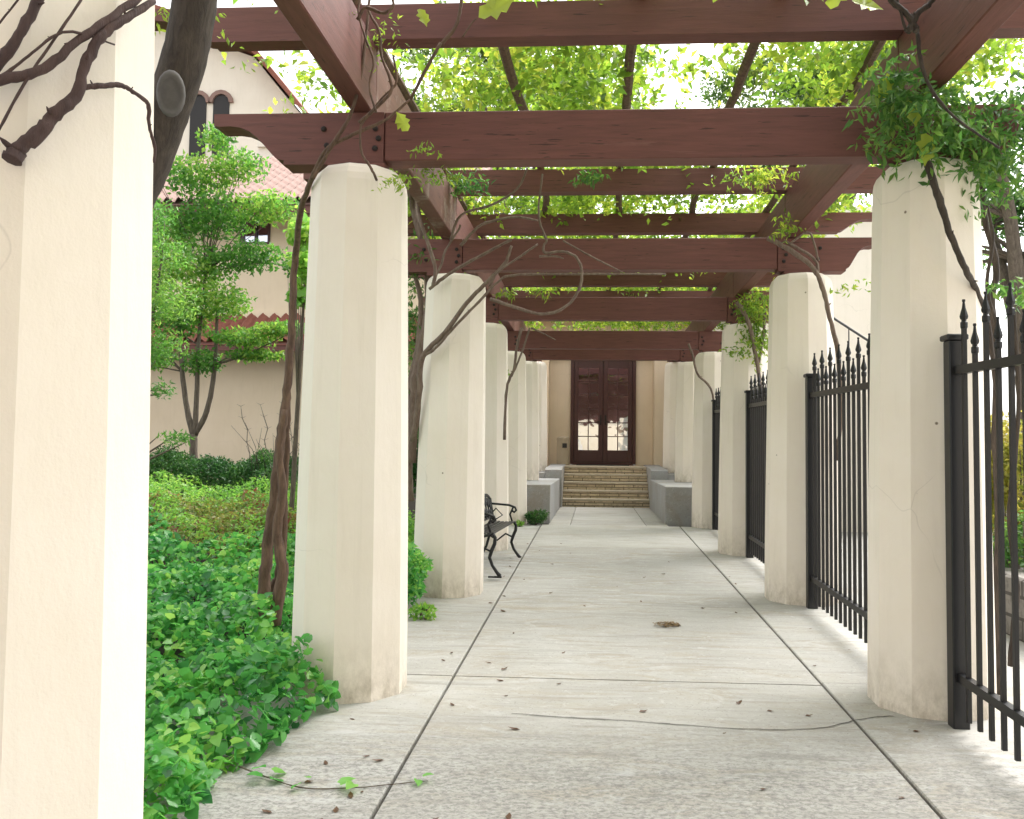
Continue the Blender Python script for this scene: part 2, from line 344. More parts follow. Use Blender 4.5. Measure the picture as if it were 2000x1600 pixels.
# hairline crack running across the second slab
mb = MB(); cr = [(-.43, 4.74), (-.1, 4.70), (.3, 4.66), (.7, 4.60), (.98, 4.60), (1.2, 4.66), (1.36, 4.78), (1.5, 4.86), (1.62, 4.88)]
V = []; F = []
for i in range(len(cr) - 1):
    for k in range(6):
        t = k / 6; x = cr[i][0] * (1 - t) + cr[i + 1][0] * t; y = cr[i][1] * (1 - t) + cr[i + 1][1] * t + rnd.uniform(-.006, .006); wd = .0025 + .0025 * rnd.random()
        V += [(x, y - wd, gz(y) + .0035), (x, y + wd, gz(y) + .0035)]
n = len(V) // 2; F = [(2 * i, 2 * i + 2, 2 * i + 3, 2 * i + 1) for i in range(n - 1)]
o = mesh('path_crack', V, F, M_JOINT); tag(o, 'thin dark crack curving across the near concrete slab', kind='structure')

# ------------------------------------------------------------------ pergola
perg = tag(empty('pergola', (.24, 5, 0)), 'long pergola of cream ten-sided columns carrying brown timber beams over the walk', 'pergola')
perg_inv = Matrix.Translation(-perg.location)
def pp(o):
    o.parent = perg; o.matrix_parent_inverse = perg_inv; return o
def column_mesh(z0, z1, rb=.333, rt=.283):
    h = z1 - z0; prof = []
    for t in (0, .12, .3, .5, .7, .88): prof.append((rb + (rt - rb) * (t ** 1.35) / (.96), t * h))
    prof += [(rt, h - .11), (rt - .006, h - .07), (rt - .022, h - .035), (rt - .05, h - .008), (rt - .09, h)]
    m = MB(); m.lathe(prof, 10, rot=-math.pi / 2); return m
cols = {}
for side, X in (('l', XL), ('r', XR)):
    for k in range(-4, 6):  # bays behind the camera are added unseen to lower sky light from there
        z0 = gz(yc(k)) - .01 if k < 4 else (.985 if k == 4 else 1.1)
        z1 = HB - .055 if k < 4 else (3.33 if k == 4 else 3.65)
        if k < 4: o = column_mesh(z0, z1).build('column', M_COL)
        else: o = column_mesh(z0, z1, .33, .29).build('column', M_COL)
        o.location = (X, yc(k), z0); pp(o)
        if side == 'l' and k == 1: o.location.x = -1.355; o.rotation_euler[1] = R_(.7)
def ogee(xc, xt, zb, zt, tip=.07):
    # lower edge of a scalloped beam end from the corner (xc) out to the tip (xt)
    pts = []; L_ = xt - xc; h = zt - zb
    prof = [(0, 0), (0, .09), (.10, .12), (.16, .20), (.26, .36), (.38, .55), (.50, .68), (.62, .755), (.76, .785), (.92, .78), (1, .80)]
    k = (h - tip) / h
    for u, v in prof: pts.append((xc + u * L_, zb + v / .80 * k * h))
    pts.append((xt, zt)); return pts
def beam_low(k, zb=HB, zt=HT, cut=(-1.26, 1.67)):
    y = yc(k); t = .075
    m = MB(); m.box(cut[0] + .003, cut[1] - .003, y - t, y + t, zb, zt, .006); pp(m.build('cross_beam', M_WOODX))
    for sg, X, xc, xt in ((-1, cut[0], -1.86, -2.29), (1, cut[1], 2.28, 2.56)):
        pr = [(X, zt - .004), (X, zb - .022)] + ogee(xc, xt, zb - .022, zt - .004)
        if sg > 0: pr = pr[::-1]
        m = MB(); m.prism(pr, y - t - .008, y + t + .008); o = pp(m.build('scalloped_beam_end', M_WOODX)); fixn(o)
        xs_ = (-1.31, -1.29, -1.31, -1.62, -1.60) if sg < 0 else (1.72, 1.74, 1.72, 2.05, 2.03)
        for x_, z_ in zip(xs_, (.19, .13, .07, .19, .09)):
            b_ = MB(); b_.lathe([(.017, 0), (.017, .008), (.010, .016)], 8)
            b_.v = [(vx[0] + x_, y - t - .008 - vx[2], vx[1] + zb + z_) for vx in b_.v]
            fixn(b_.build('bolt', M_RUST, o))
    for X in (XL, XR):
        m = MB(); m.box(X - .17, X + .17, y - t - .03, y + t + .03, zb - .060, zb - .024, .003); pp(m.build('bearing_block', M_WOODX))
for k in range(-4, 4): beam_low(k)
beam_low(4, 3.375, 3.66); beam_low(5, 3.70, 3.98)
# long rafters over the column lines: butted over each cross beam
def rafter(x0, x1, y0, y1, zb, zt, mat):
    m = MB(); m.box(x0, x1, y0, y1, zb, zt, .007); return pp(m.build('long_rafter', mat))
for (x0, x1) in ((-1.46, -1.335), (1.755, 1.885)):
    for k in range(-4, 3):
        rafter(x0, x1, yc(k) + .02, yc(k + 1) + .016, HT + .003, H2 - .003, M_WOODW if (k == 0 and x0 < 0) else M_WOODY)
    rafter(x0, x1, yc(3) + .02, 16.4, HT + .003, H2 - .003, M_WOODY)
    rafter(x0, x1, 16.42, 20.42, 3.665, H2 - .003, M_WOODY)
# upper cross beams every half bay
for i in range(-8, 8):
    y = Y1 + i * D / 2 - .005; t = .065; zt = H2 + .212
    if i == 1: continue
    body = [(-1.95, H2), (2.35, H2)] + ogee(2.35, 2.75, H2, zt)[1:] + ogee(-1.98, -2.5, H2, zt)[::-1]
    pr = ogee(-2.33, -2.80, H2, zt)[::-1] + ogee(2.65, 3.05, H2, zt)
    m = MB(); m.prism(pr, y - t, y + t); o = pp(m.build('upper_beam', M_WOODX)); fixn(o)
# slim battens on top
for i, X in enumerate((-1.42, -.58, .25, 1.07, 1.88)):
    pts = []; y = -7.0
    while y < 17.5:
        pts.append((X + rnd.uniform(-.05, .05), y, H2 + .25 + rnd.uniform(-.01, .02), .036)); y += .9
    P, r = smooth_line(pts, 3, .06); m = MB(); m.tube(P, r, 7); pp(m.build('batten', M_BARKV))
VINES = {
 'L0': [
  [(-1.24,1.77,2.11,0.022),(-1.23,1.78,2.14,0.017),(-1.20,1.80,2.18,0.016),(-1.18,1.82,2.23,0.015),(-1.15,1.85,2.29,0.013),(-1.14,1.86,2.36,0.012),(-1.12,1.89,2.44,0.011),(-1.10,1.93,2.49,0.009),(-1.08,2.03,2.59,0.008)],
  [(-1.15,1.85,2.30,0.006),(-1.12,1.89,2.32,0.006),(-1.10,1.93,2.34,0.006),(-1.09,1.97,2.34,0.005),(-1.08,2.02,2.33,0.005),(-1.08,2.03,2.28,0.004),(-1.08,2.06,2.24,0.004),(-1.08,2.06,2.20,0.003)],
  [(-1.31,1.74,2.24,0.012),(-1.26,1.76,2.28,0.011),(-1.20,1.80,2.32,0.011),(-1.15,1.85,2.41,0.010),(-1.11,1.92,2.50,0.010),(-1.08,2.01,2.61,0.009)],
  [(-1.30,1.74,2.26,0.012),(-1.26,1.76,2.33,0.012),(-1.23,1.77,2.39,0.011),(-1.21,1.79,2.47,0.011),(-1.19,1.80,2.54,0.011)],
  [(-1.30,1.74,2.26,0.004),(-1.26,1.76,2.29,0.004),(-1.22,1.78,2.34,0.003),(-1.18,1.81,2.40,0.003),(-1.15,1.84,2.42,0.003),(-1.11,1.92,2.43,0.002)],
  [(-1.28,1.75,2.12,0.003),(-1.26,1.76,2.18,0.003),(-1.22,1.78,2.29,0.003),(-1.19,1.81,2.38,0.003),(-1.15,1.85,2.50,0.003)],
  [(-1.28,1.75,2.38,0.002),(-1.24,1.77,2.46,0.002)],
 ],
 'T0': [
  [(-1.40,2.95,3.25,0.072),(-1.42,2.95,3.07,0.073),(-1.45,2.95,2.88,0.073),(-1.51,2.95,2.68,0.074),(-1.58,2.95,2.48,0.075),(-1.66,2.95,2.28,0.075),(-1.71,2.95,1.99,0.076),(-1.72,2.95,1.64,0.077),(-1.72,2.95,1.28,0.077),(-1.62,2.80,0.80,0.074),(-1.61,2.80,0.51,0.075)],
 ],
 'L2': [
  [(-2.18,5.70,0.33,0.043),(-2.15,5.70,0.60,0.041),(-2.14,5.70,0.83,0.038),(-2.11,5.70,1.10,0.036),(-2.09,5.70,1.34,0.034),(-2.07,5.70,1.57,0.032),(-2.04,5.70,1.81,0.029),(-2.02,5.70,2.11,0.027),(-2.01,5.70,2.46,0.025),(-2.00,5.70,2.80,0.022),(-1.83,5.30,3.00,0.018),(-1.65,4.95,3.08,0.015),(-1.53,4.85,3.22,0.013),(-1.38,4.82,3.29,0.011),(-1.20,4.82,3.37,0.009),(-1.06,4.85,3.50,0.007)],
  [(-2.04,5.60,0.39,0.042),(-2.00,5.60,0.72,0.038),(-2.04,5.60,0.98,0.033),(-2.01,5.60,1.24,0.029),(-2.04,5.60,1.50,0.024),(-2.01,5.60,1.77,0.019)],
  [(-2.20,5.80,0.35,0.037),(-2.16,5.80,0.52,0.034),(-2.09,5.80,0.69,0.030),(-2.07,5.80,0.96,0.027),(-2.07,5.80,1.23,0.024),(-2.06,5.80,1.57,0.020),(-2.06,5.80,1.85,0.017)],
  [(-1.61,4.85,3.05,0.011),(-1.49,4.82,3.24,0.011),(-1.40,4.82,3.39,0.010),(-1.35,4.82,3.57,0.010),(-1.32,4.82,3.80,0.009),(-1.30,4.82,4.07,0.009),(-1.29,4.82,4.25,0.008)],
  [(-1.23,4.80,3.02,0.007),(-1.27,4.80,3.10,0.007),(-1.32,4.80,3.18,0.007),(-1.33,4.80,3.30,0.006),(-1.31,4.80,3.36,0.006),(-1.20,4.80,3.50,0.006),(-1.13,4.80,3.58,0.006),(-1.15,4.80,3.73,0.006)],
  [(-1.31,4.70,3.31,0.010),(-1.19,4.70,3.42,0.009),(-1.13,4.70,3.51,0.009),(-1.19,4.70,3.68,0.008),(-1.21,4.70,3.83,0.008),(-1.27,4.70,3.95,0.007),(-1.24,4.70,4.09,0.007)],
  [(-1.19,4.60,3.33,0.007),(-1.23,4.60,3.47,0.006),(-1.21,4.60,3.61,0.006),(-1.26,4.60,3.75,0.006),(-1.30,4.60,3.90,0.006),(-1.26,4.60,4.04,0.005)],
  [(-1.19,4.20,3.64,0.010),(-1.15,4.20,3.70,0.009),(-1.06,4.20,3.67,0.008),(-1.01,4.20,3.72,0.007),(-1.07,4.20,3.80,0.006)],
  [(-0.92,5.00,3.88,0.012),(-0.83,5.00,4.00,0.011),(-0.80,5.00,4.15,0.010),(-0.79,5.00,4.28,0.009)],
  [(-0.79,5.00,3.93,0.006),(-0.74,5.00,4.01,0.005),(-0.71,5.00,4.04,0.004)],
  [(-1.07,4.90,3.52,0.009),(-0.99,4.90,3.68,0.009),(-0.90,4.90,3.85,0.009)],
 ],
 'R1': [
  [(1.75,4.72,3.07,0.021),(1.80,4.72,2.90,0.019),(1.86,4.72,2.70,0.018),(1.93,4.72,2.52,0.017),(2.07,4.90,2.42,0.016),(2.22,5.10,2.24,0.015),(2.30,5.20,1.90,0.014)],
  [(2.38,5.40,0.05,0.031),(2.37,5.40,0.58,0.029),(2.40,5.40,1.19,0.027),(2.38,5.40,1.64,0.025),(2.40,5.40,2.10,0.023),(2.37,5.40,2.41,0.021),(2.40,5.40,2.66,0.019),(2.34,5.40,2.94,0.017),(2.32,5.40,3.25,0.015),(2.27,5.40,3.50,0.013)],
  [(2.36,5.30,2.27,0.012),(2.30,5.30,2.51,0.011),(2.34,5.30,2.79,0.009),(2.31,5.30,3.00,0.008)],
  [(2.54,5.60,0.24,0.023),(2.58,5.60,0.71,0.020),(2.55,5.60,1.18,0.018),(2.61,5.60,1.81,0.015),(2.59,5.60,2.44,0.013)],
  [(1.55,4.30,3.58,0.018),(1.51,4.30,3.66,0.015),(1.43,4.30,3.74,0.013),(1.39,4.30,3.84,0.010)],
  [(1.51,4.30,3.58,0.018),(1.56,4.30,3.67,0.015),(1.63,4.30,3.73,0.013),(1.68,4.30,3.84,0.011)],
  [(1.50,4.30,3.58,0.007),(1.46,4.30,3.74,0.006),(1.44,4.30,3.84,0.005)],
  [(1.59,4.40,3.63,0.010),(1.61,4.40,3.45,0.009),(1.68,4.40,3.29,0.008),(1.80,4.40,3.16,0.007),(1.98,4.40,3.03,0.006)],
 ],
 'R2': [
  [(1.50,7.75,3.41,0.022),(1.70,7.75,3.30,0.022),(1.88,7.75,3.16,0.021),(1.97,7.75,2.98,0.021),(2.03,7.75,2.71,0.020),(2.14,7.90,2.42,0.020),(2.16,7.90,1.92,0.019),(2.13,7.90,1.47,0.018)],
  [(1.64,7.75,3.39,0.016),(1.90,7.75,3.23,0.013),(1.94,7.75,3.07,0.011)],
  [(1.70,7.75,3.37,0.009),(1.86,7.75,3.46,0.009),(1.94,7.75,3.21,0.009)],
 ],
 'R3': [
  [(1.72,10.80,3.38,0.028),(1.86,10.80,3.13,0.027),(1.93,10.80,2.81,0.026),(1.98,10.80,2.50,0.025),(2.02,10.80,2.07,0.023),(2.00,10.80,1.45,0.022)],
  [(2.08,10.90,3.27,0.019),(2.05,10.90,2.95,0.017),(1.99,10.90,2.57,0.016)],
 ],
 'R4': [
  [(1.47,14.00,3.27,0.020),(1.54,14.00,3.08,0.019),(1.61,14.00,2.79,0.018),(1.85,14.00,2.46,0.017),(1.92,14.00,1.42,0.016)],
 ],
 'L3': [
  [(-1.74,8.30,1.40,0.053),(-1.73,8.30,1.81,0.050),(-1.71,8.30,2.20,0.048),(-1.65,8.30,2.55,0.045),(-1.60,8.30,2.89,0.042),(-1.60,8.30,3.09,0.040),(-1.64,8.30,3.39,0.037),(-1.72,8.30,3.69,0.034),(-1.77,8.30,3.89,0.032),(-1.73,7.90,4.06,0.028)],
  [(-1.77,8.40,1.03,0.049),(-1.80,8.40,1.62,0.043),(-1.79,8.40,2.11,0.038),(-1.72,8.40,2.46,0.033),(-1.69,8.40,2.91,0.028),(-1.75,8.40,3.21,0.022),(-1.78,8.40,3.41,0.017)],
  [(-1.68,8.10,1.61,0.031),(-1.61,7.98,2.04,0.028),(-1.57,7.90,2.36,0.025),(-1.35,7.80,2.58,0.023),(-1.15,7.75,2.84,0.020),(-0.97,7.70,3.01,0.018),(-0.81,7.70,3.18,0.016),(-0.75,7.70,3.34,0.013)],
  [(-1.63,7.98,2.18,0.016),(-1.57,7.90,2.36,0.015),(-1.44,7.83,2.44,0.014),(-1.27,7.78,2.62,0.013),(-1.04,7.72,2.84,0.012),(-0.87,7.72,3.02,0.011),(-0.74,7.72,3.08,0.011),(-0.29,7.72,3.09,0.010),(0.61,7.72,3.09,0.009)],
  [(-1.52,7.90,2.99,0.016),(-1.37,7.90,3.11,0.015),(-1.14,7.90,3.25,0.014),(-0.84,7.90,3.41,0.013),(-0.77,7.90,3.44,0.011)],
  [(-1.45,7.70,3.02,0.011),(-1.38,7.70,3.16,0.011),(-1.34,7.70,3.30,0.010),(-1.23,7.70,3.48,0.009),(-1.21,7.70,3.53,0.009)],
  [(-0.93,7.60,2.96,0.011),(-0.85,7.60,3.09,0.010),(-0.65,7.60,3.23,0.010),(-0.51,7.60,3.33,0.009)],
  [(-0.91,7.50,2.83,0.015),(-0.70,7.50,2.76,0.015),(-0.46,7.50,2.70,0.014),(-0.28,7.50,2.75,0.014),(-0.16,7.50,2.88,0.013),(-0.12,7.50,3.05,0.013),(-0.17,7.50,3.19,0.012),(-0.29,7.50,3.24,0.011),(-0.44,7.50,3.23,0.011),(-0.45,7.50,3.30,0.010),(-0.43,7.50,3.35,0.010),(-0.50,7.50,3.56,0.009),(-0.47,7.50,3.92,0.009)],
  [(-0.49,7.50,3.20,0.011),(-0.35,7.50,3.20,0.009),(-0.28,7.50,3.18,0.006)],
  [(-0.29,7.60,3.36,0.009),(-0.06,7.60,3.23,0.008),(0.23,7.60,3.08,0.007)],
  [(-1.61,7.40,3.94,0.017),(-1.55,7.40,3.72,0.017),(-1.51,7.40,3.50,0.016),(-1.38,7.40,3.10,0.016),(-1.39,7.40,2.92,0.015)],
  [(-1.28,7.60,3.37,0.013),(-1.19,7.60,3.59,0.012),(-0.92,7.60,3.68,0.011),(-0.70,7.60,3.82,0.010),(-0.61,7.60,4.00,0.009)],
  [(-1.19,7.60,3.32,0.013),(-1.01,7.60,3.50,0.012),(-0.74,7.60,3.57,0.010),(-0.51,7.60,3.54,0.009)],
 ],
 'L4': [
  [(-0.92,10.90,3.07,0.019),(-0.98,10.90,2.82,0.019),(-1.01,10.90,2.56,0.019),(-1.10,10.90,2.30,0.019),(-1.12,10.90,1.67,0.019)],
  [(-0.82,10.90,3.07,0.013),(-0.92,10.90,2.75,0.013),(-1.04,10.90,2.46,0.013)],
  [(-0.80,10.90,3.07,0.013),(-0.65,10.90,3.00,0.009),(-0.50,10.90,2.92,0.006)],
 ],
}

# ------------------------------------------------------------------ foliage helpers
def leaf_mesh(name, P, size, mat, parent=None, up=.35, shape='oval', var=None, drop=0.0, rs=nr, vlo=0, vhi=1):
    # one folded leaf per point; normals scattered round the vertical
    P = np.asarray(P, float); n = len(P); size = np.broadcast_to(np.asarray(size, float), (n,)) * rs.uniform(.65, 1.25, n)
    nz = rs.normal(0, 1, (n, 3)); nz /= np.linalg.norm(nz, axis=1)[:, None]; nz = nz * (1 - up) + np.array([0, 0, 1.0]) * up * np.where(up > 0, 1, 0)
    nz /= np.linalg.norm(nz, axis=1)[:, None] + 1e-9
    a = rs.normal(0, 1, (n, 3)); a[:, 2] -= drop * 2; a -= (a * nz).sum(1)[:, None] * nz; a /= np.linalg.norm(a, axis=1)[:, None] + 1e-9
    b = np.cross(nz, a)
    if shape == 'oval':
        T = [(0, 0, 0), (.35, .27, .10), (1, 0, -.10), (.35, -.27, .10)]; Fq = [(0, 3, 2), (0, 2, 1)]
    elif shape == 'slim':
        T = [(0, 0, 0), (.4, .16, .06), (1, 0, -.12), (.4, -.16, .06)]; Fq = [(0, 3, 2), (0, 2, 1)]
    elif shape == 'heart':
        T = [(0, 0, 0), (-.12, .28, .05), (.28, .46, .10), (.68, .28, .03), (1, 0, -.14), (.68, -.28, .03), (.28, -.46, .10), (-.12, -.28, .05), (.45, 0, -.03)]
        Fq = [(0, 8, 2, 1), (8, 4, 3, 2), (0, 7, 6, 8), (8, 6, 5, 4)]
    T = np.array(T); k = len(T)
    V = P[:, None, :] + size[:, None, None] * (T[None, :, 0:1] * a[:, None, :] + T[None, :, 1:2] * b[:, None, :] + T[None, :, 2:3] * nz[:, None, :])
    V = V.reshape(-1, 3)
    me = bpy.data.meshes.new(name); nf = len(Fq); L_ = len(Fq[0])
    F = (np.array(Fq)[None] + (np.arange(n) * k)[:, None, None]).reshape(-1, L_)
    me.vertices.add(len(V)); me.vertices.foreach_set('co', V.ravel())
    me.loops.add(F.size); me.loops.foreach_set('vertex_index', F.ravel().astype(np.int32))
    me.polygons.add(len(F)); me.polygons.foreach_set('loop_start', (np.arange(len(F)) * L_).astype(np.int32)); me.polygons.foreach_set('loop_total', np.full(len(F), L_, dtype=np.int32))
    me.update(calc_edges=True); me.validate()
    if var is None:
        cl = np.sin(P[:, 0] * 4.1 + P[:, 1] * 2.7) + np.sin(P[:, 1] * 6.3 - P[:, 0] * 5.2 + P[:, 2] * 3) + np.sin(P[:, 2] * 9 + P[:, 0] * 11)
        var = vlo + (vhi - vlo) * np.clip(.48 + .10 * cl + rs.normal(0, .22, n), 0, 1)
    at = me.attributes.new('var', 'FLOAT', 'POINT'); at.data.foreach_set('value', np.repeat(np.clip(var, 0, 1), k).astype(np.float32))
    me.materials.append(mat); o = bpy.data.objects.new(name, me); COL.objects.link(o)
    if parent is not None: o.parent = parent; o.matrix_parent_inverse = Matrix.Translation(-parent.location)
    return o
def blob(c, r, n, rs=nr, shell=.35):
    # points in an ellipsoid, denser toward the skin
    d = rs.normal(0, 1, (n, 3)); d /= np.linalg.norm(d, axis=1)[:, None]; q = rs.uniform(shell, 1, n) ** .6
    return np.array(c) + d * q[:, None] * np.array(r)
def sprays(c, r, n, per=11, length=.22, droop=.5, rs=nr, step_scale=1.0):
    # pinnate sprays: leaflets set in pairs along short arching stalks
    base = blob(c, r, n, rs, .0); out = []
    for p in base:
        d = rs.normal(0, 1, 3); d[2] = -abs(d[2]) * droop; d /= np.linalg.norm(d); s = np.cross(d, [0, 0, 1]); s /= np.linalg.norm(s) + 1e-9
        for i in range(per):
            t = (i + 1) / per * length; q = p + d * t + np.array([0, 0, -droop * t * t * 1.5]); out.append(q + s * (.018 if i % 2 else -.018))
    return np.array(out)
def vine_thing(key, name, label, mat, group=None, parts=True, sides=8, jit=.10):
    P0 = VINES[key][0][0]; root = tag(empty(name, P0[:3]), label, 'vine', group); inv = Matrix.Translation(-root.location)
    for i, l in enumerate(VINES[key]):
        P, r = smooth_line(l, 6, jit); m = MB(); m.tube(P, r, sides)
        # knots and short spurs
        if l[0][3] < .03:
            for q in range(4, len(P) - 2, 13 if key == 'L0' else 9):
                d = Vector((rnd.uniform(-1, 1), rnd.uniform(-1, .3), rnd.uniform(-.3, 1))).normalized()
                a = Vector(P[q]); m.tube([a, a + d * r[q] * 1.5, a + d * r[q] * 2.2], [r[q] * .5, r[q] * .3, .001], 5)
        nm = 'trunk' if l[0][3] > .02 and l[-1][3] < 99 and max(p[3] for p in l) > .03 else 'branch'
        o = m.build(nm, mat, root, smooth=True); o.matrix_parent_inverse = inv
    return root
GV = 'climbing vines on the pergola columns'
v0 = vine_thing('L0', 'wisteria_branch', 'bare dark vine branches crossing the nearest cream column, one thick stub sawn off', M_TWIG, GV)
# heel of the sawn stub
t0 = vine_thing('T0', 'wisteria_vine', 'thick dark leaning vine trunk with a round cut knot just behind the nearest column', M_BARKD, GV, sides=20, jit=0)
v2 = vine_thing('L2', 'wisteria_vine', 'twisted brown vine climbing the left side of the second left column out of the ivy', M_BARKV, GV)
v3 = vine_thing('L3', 'wisteria_vine', 'many-stemmed vine with a big curled loop at the third left column', M_BARKG, GV)
v4 = vine_thing('L4', 'wisteria_vine', 'thin vine hanging at the top of the fourth left column', M_BARKG, GV)
w1 = vine_thing('R1', 'wisteria_vine', 'leafy vine draped over the top of the nearest right column behind the fence', M_BARKD, GV)
w2 = vine_thing('R2', 'wisteria_vine', 'bare grey vine stem slanting down behind the second right column', M_BARKG, GV)
w3 = vine_thing('R3', 'wisteria_vine', 'vine with green leaf clump beside the third right column', M_BARKG, GV)
w4 = vine_thing('R4', 'wisteria_vine', 'single thin vine stem arching across the fourth right column', M_BARKG, GV)
# sawn knot on the dark trunk
KC = (-1.435, 2.832, 2.70)
kn = MB(); kc = Vector(KC); nrm = Vector((.42, -.86, -.28)).normalized(); a_ = nrm.cross(Vector((0, 0, 1))).normalized(); b_ = nrm.cross(a_)
for rr, h0, h1 in ((1, .0, .05),):
    V = []
    for (s_, h_) in ((1.4, -.01), (1.3, .022), (1.08, .030), (.86, .012), (.25, .006)):
        for i in range(18):
            th = 2 * math.pi * i / 18; V.append(kc + (a_ * .033 * math.cos(th) + b_ * .055 * math.sin(th)) * s_ + nrm * h_)
    F = [(k * 18 + i, k * 18 + (i + 1) % 18, (k + 1) * 18 + (i + 1) % 18, (k + 1) * 18 + i) for k in range(4) for i in range(18)] + [tuple(range(72, 90))]
    kn.add(V, F)
o = kn.build('cut_knot', M_CUT, t0, smooth=True); o.matrix_parent_inverse = Matrix.Translation(-t0.location)

def fol(root, spec, mat, size, shape='slim', up=.15, drop=.5, vlo=0, vhi=1):
    pts = np.concatenate([sprays(c, r, n, per, ln, dr) for c, r, n, per, ln, dr in spec])
    return leaf_mesh('foliage', pts, size, mat, root, up=up, shape=shape, drop=drop, vlo=vlo, vhi=vhi)
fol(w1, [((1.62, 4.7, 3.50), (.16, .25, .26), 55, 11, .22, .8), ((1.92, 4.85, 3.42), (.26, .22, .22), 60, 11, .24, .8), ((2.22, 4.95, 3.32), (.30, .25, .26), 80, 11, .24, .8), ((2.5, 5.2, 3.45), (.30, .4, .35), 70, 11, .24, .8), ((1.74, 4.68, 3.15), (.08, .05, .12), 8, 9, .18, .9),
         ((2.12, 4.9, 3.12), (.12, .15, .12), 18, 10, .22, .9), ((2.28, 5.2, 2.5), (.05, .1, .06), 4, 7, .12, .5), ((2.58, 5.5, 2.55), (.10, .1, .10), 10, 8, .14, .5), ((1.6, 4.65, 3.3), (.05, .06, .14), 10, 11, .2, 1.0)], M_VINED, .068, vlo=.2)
fol(w3, [((1.93, 10.9, 3.40), (.18, .2, .22), 60, 9, .2, .5), ((1.98, 10.9, 2.95), (.13, .15, .3), 40, 9, .18, .5), ((1.75, 10.8, 2.80), (.14, .1, .08), 10, 7, .16, .4), ((2.05, 11, 3.2), (.12, .2, .3), 30, 8, .2, .5)], M_VINEL, .075)
fol(w2, [((1.67, 7.65, 3.54), (.06, .08, .12), 12, 7, .14, .6), ((2.2, 7.9, 3.05), (.08, .1, .08), 5, 7, .14, .6), ((1.35, 7.55, 3.93), (.35, .12, .06), 40, 8, .14, .6)], M_VINEL, .06)
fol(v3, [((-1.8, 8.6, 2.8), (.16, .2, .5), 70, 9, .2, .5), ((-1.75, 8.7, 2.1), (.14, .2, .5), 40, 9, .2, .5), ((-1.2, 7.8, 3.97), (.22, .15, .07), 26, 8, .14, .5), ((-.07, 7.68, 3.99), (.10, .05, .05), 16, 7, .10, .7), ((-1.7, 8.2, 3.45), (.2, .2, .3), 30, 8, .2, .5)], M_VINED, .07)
fol(v2, [((-.92, 5.2, 3.19), (.12, .10, .02), 18, 8, .12, .35), ((-.97, 4.8, 3.23), (.05, .04, .02), 5, 7, .09, .6), ((-1.13, 4.76, 3.03), (.07, .04, .04), 9, 9, .11, .8), ((-1.25, 4.8, 3.9), (.2, .3, .12), 10, 7, .14, .6)], M_VINEL, .038, vhi=.8)
fol(v4, [((-1.15, 10.85, 3.52), (.10, .1, .03), 6, 7, .16, .4), ((-.70, 10.85, 3.52), (.10, .1, .03), 5, 7, .16, .4), ((-1.24, 11.6, 2.62), (.05, .05, .04), 3, 6, .12, .4)], M_VINEL, .085)
fol(t0, [((-1.75, 4.6, 4.24), (.55, .5, .07), 60, 8, .14, .4), ((-1.5, 3.1, 3.10), (.13, .10, .05), 9, 7, .10, .5), ((-1.32, 3.3, 3.0), (.08, .08, .04), 3, 6, .10, .4)], M_VINEL, .035, vlo=.3)
# a few big palmate leaves hanging over the near upper beam
def bigleaf(root, c, size, rot):
    m = MB(); pts = [(0, 0), (.16, .30), (.38, .26), (.42, .50), (.72, .34), (.80, .46), (1.05, .12), (1.28, .04), (1.05, -.10), (.78, -.36), (.70, -.24), (.44, -.42), (.34, -.24), (.12, -.26)]
    rt_ = Matrix.Rotation(rot[2], 3, 'Z') @ Matrix.Rotation(rot[1], 3, 'Y') @ Matrix.Rotation(rot[0], 3, 'X')
    V = [Vector(c) + rt_ @ Vector((.5 * size, 0, -.02 * size))] + [Vector(c) + rt_ @ (Vector((x, y, .09 * math.sin(abs(y) * 7))) * size) for x, y in pts]
    F = [(0, 1 + i, 1 + (i + 1) % len(pts)) for i in range(len(pts))]
    o = mesh('leaf', V, F, M_VINEL, root, True, var=[.75] * len(V)); o.matrix_parent_inverse = Matrix.Translation(-root.location)
bigleaf(v2, (-.60, 4.3, 3.69), .17, (R_(70), R_(-25), 0)); bigleaf(v2, (-.90, 4.3, 3.74), .08, (R_(60), R_(70), 0))
bigleaf(v2, (-1.04, 4.72, 3.27), .10, (R_(75), R_(-120), 0))
bigleaf(w1, (1.1, 4.15, 3.62), .13, (R_(60), R_(-60), 0)); bigleaf(w1, (1.2, 4.15, 3.66), .12, (R_(60), R_(20), 0)); bigleaf(w1, (.98, 4.1, 3.75), .11, (R_(60), R_(60), 0)); bigleaf(w1, (1.62, 4.6, 3.36), .12, (R_(70), R_(80), 0))
bigleaf(w1, (1.72, 4.65, 3.20), .14, (R_(75), R_(95), 0)); bigleaf(w1, (1.53, 4.62, 3.50), .13, (R_(75), R_(120), .3))

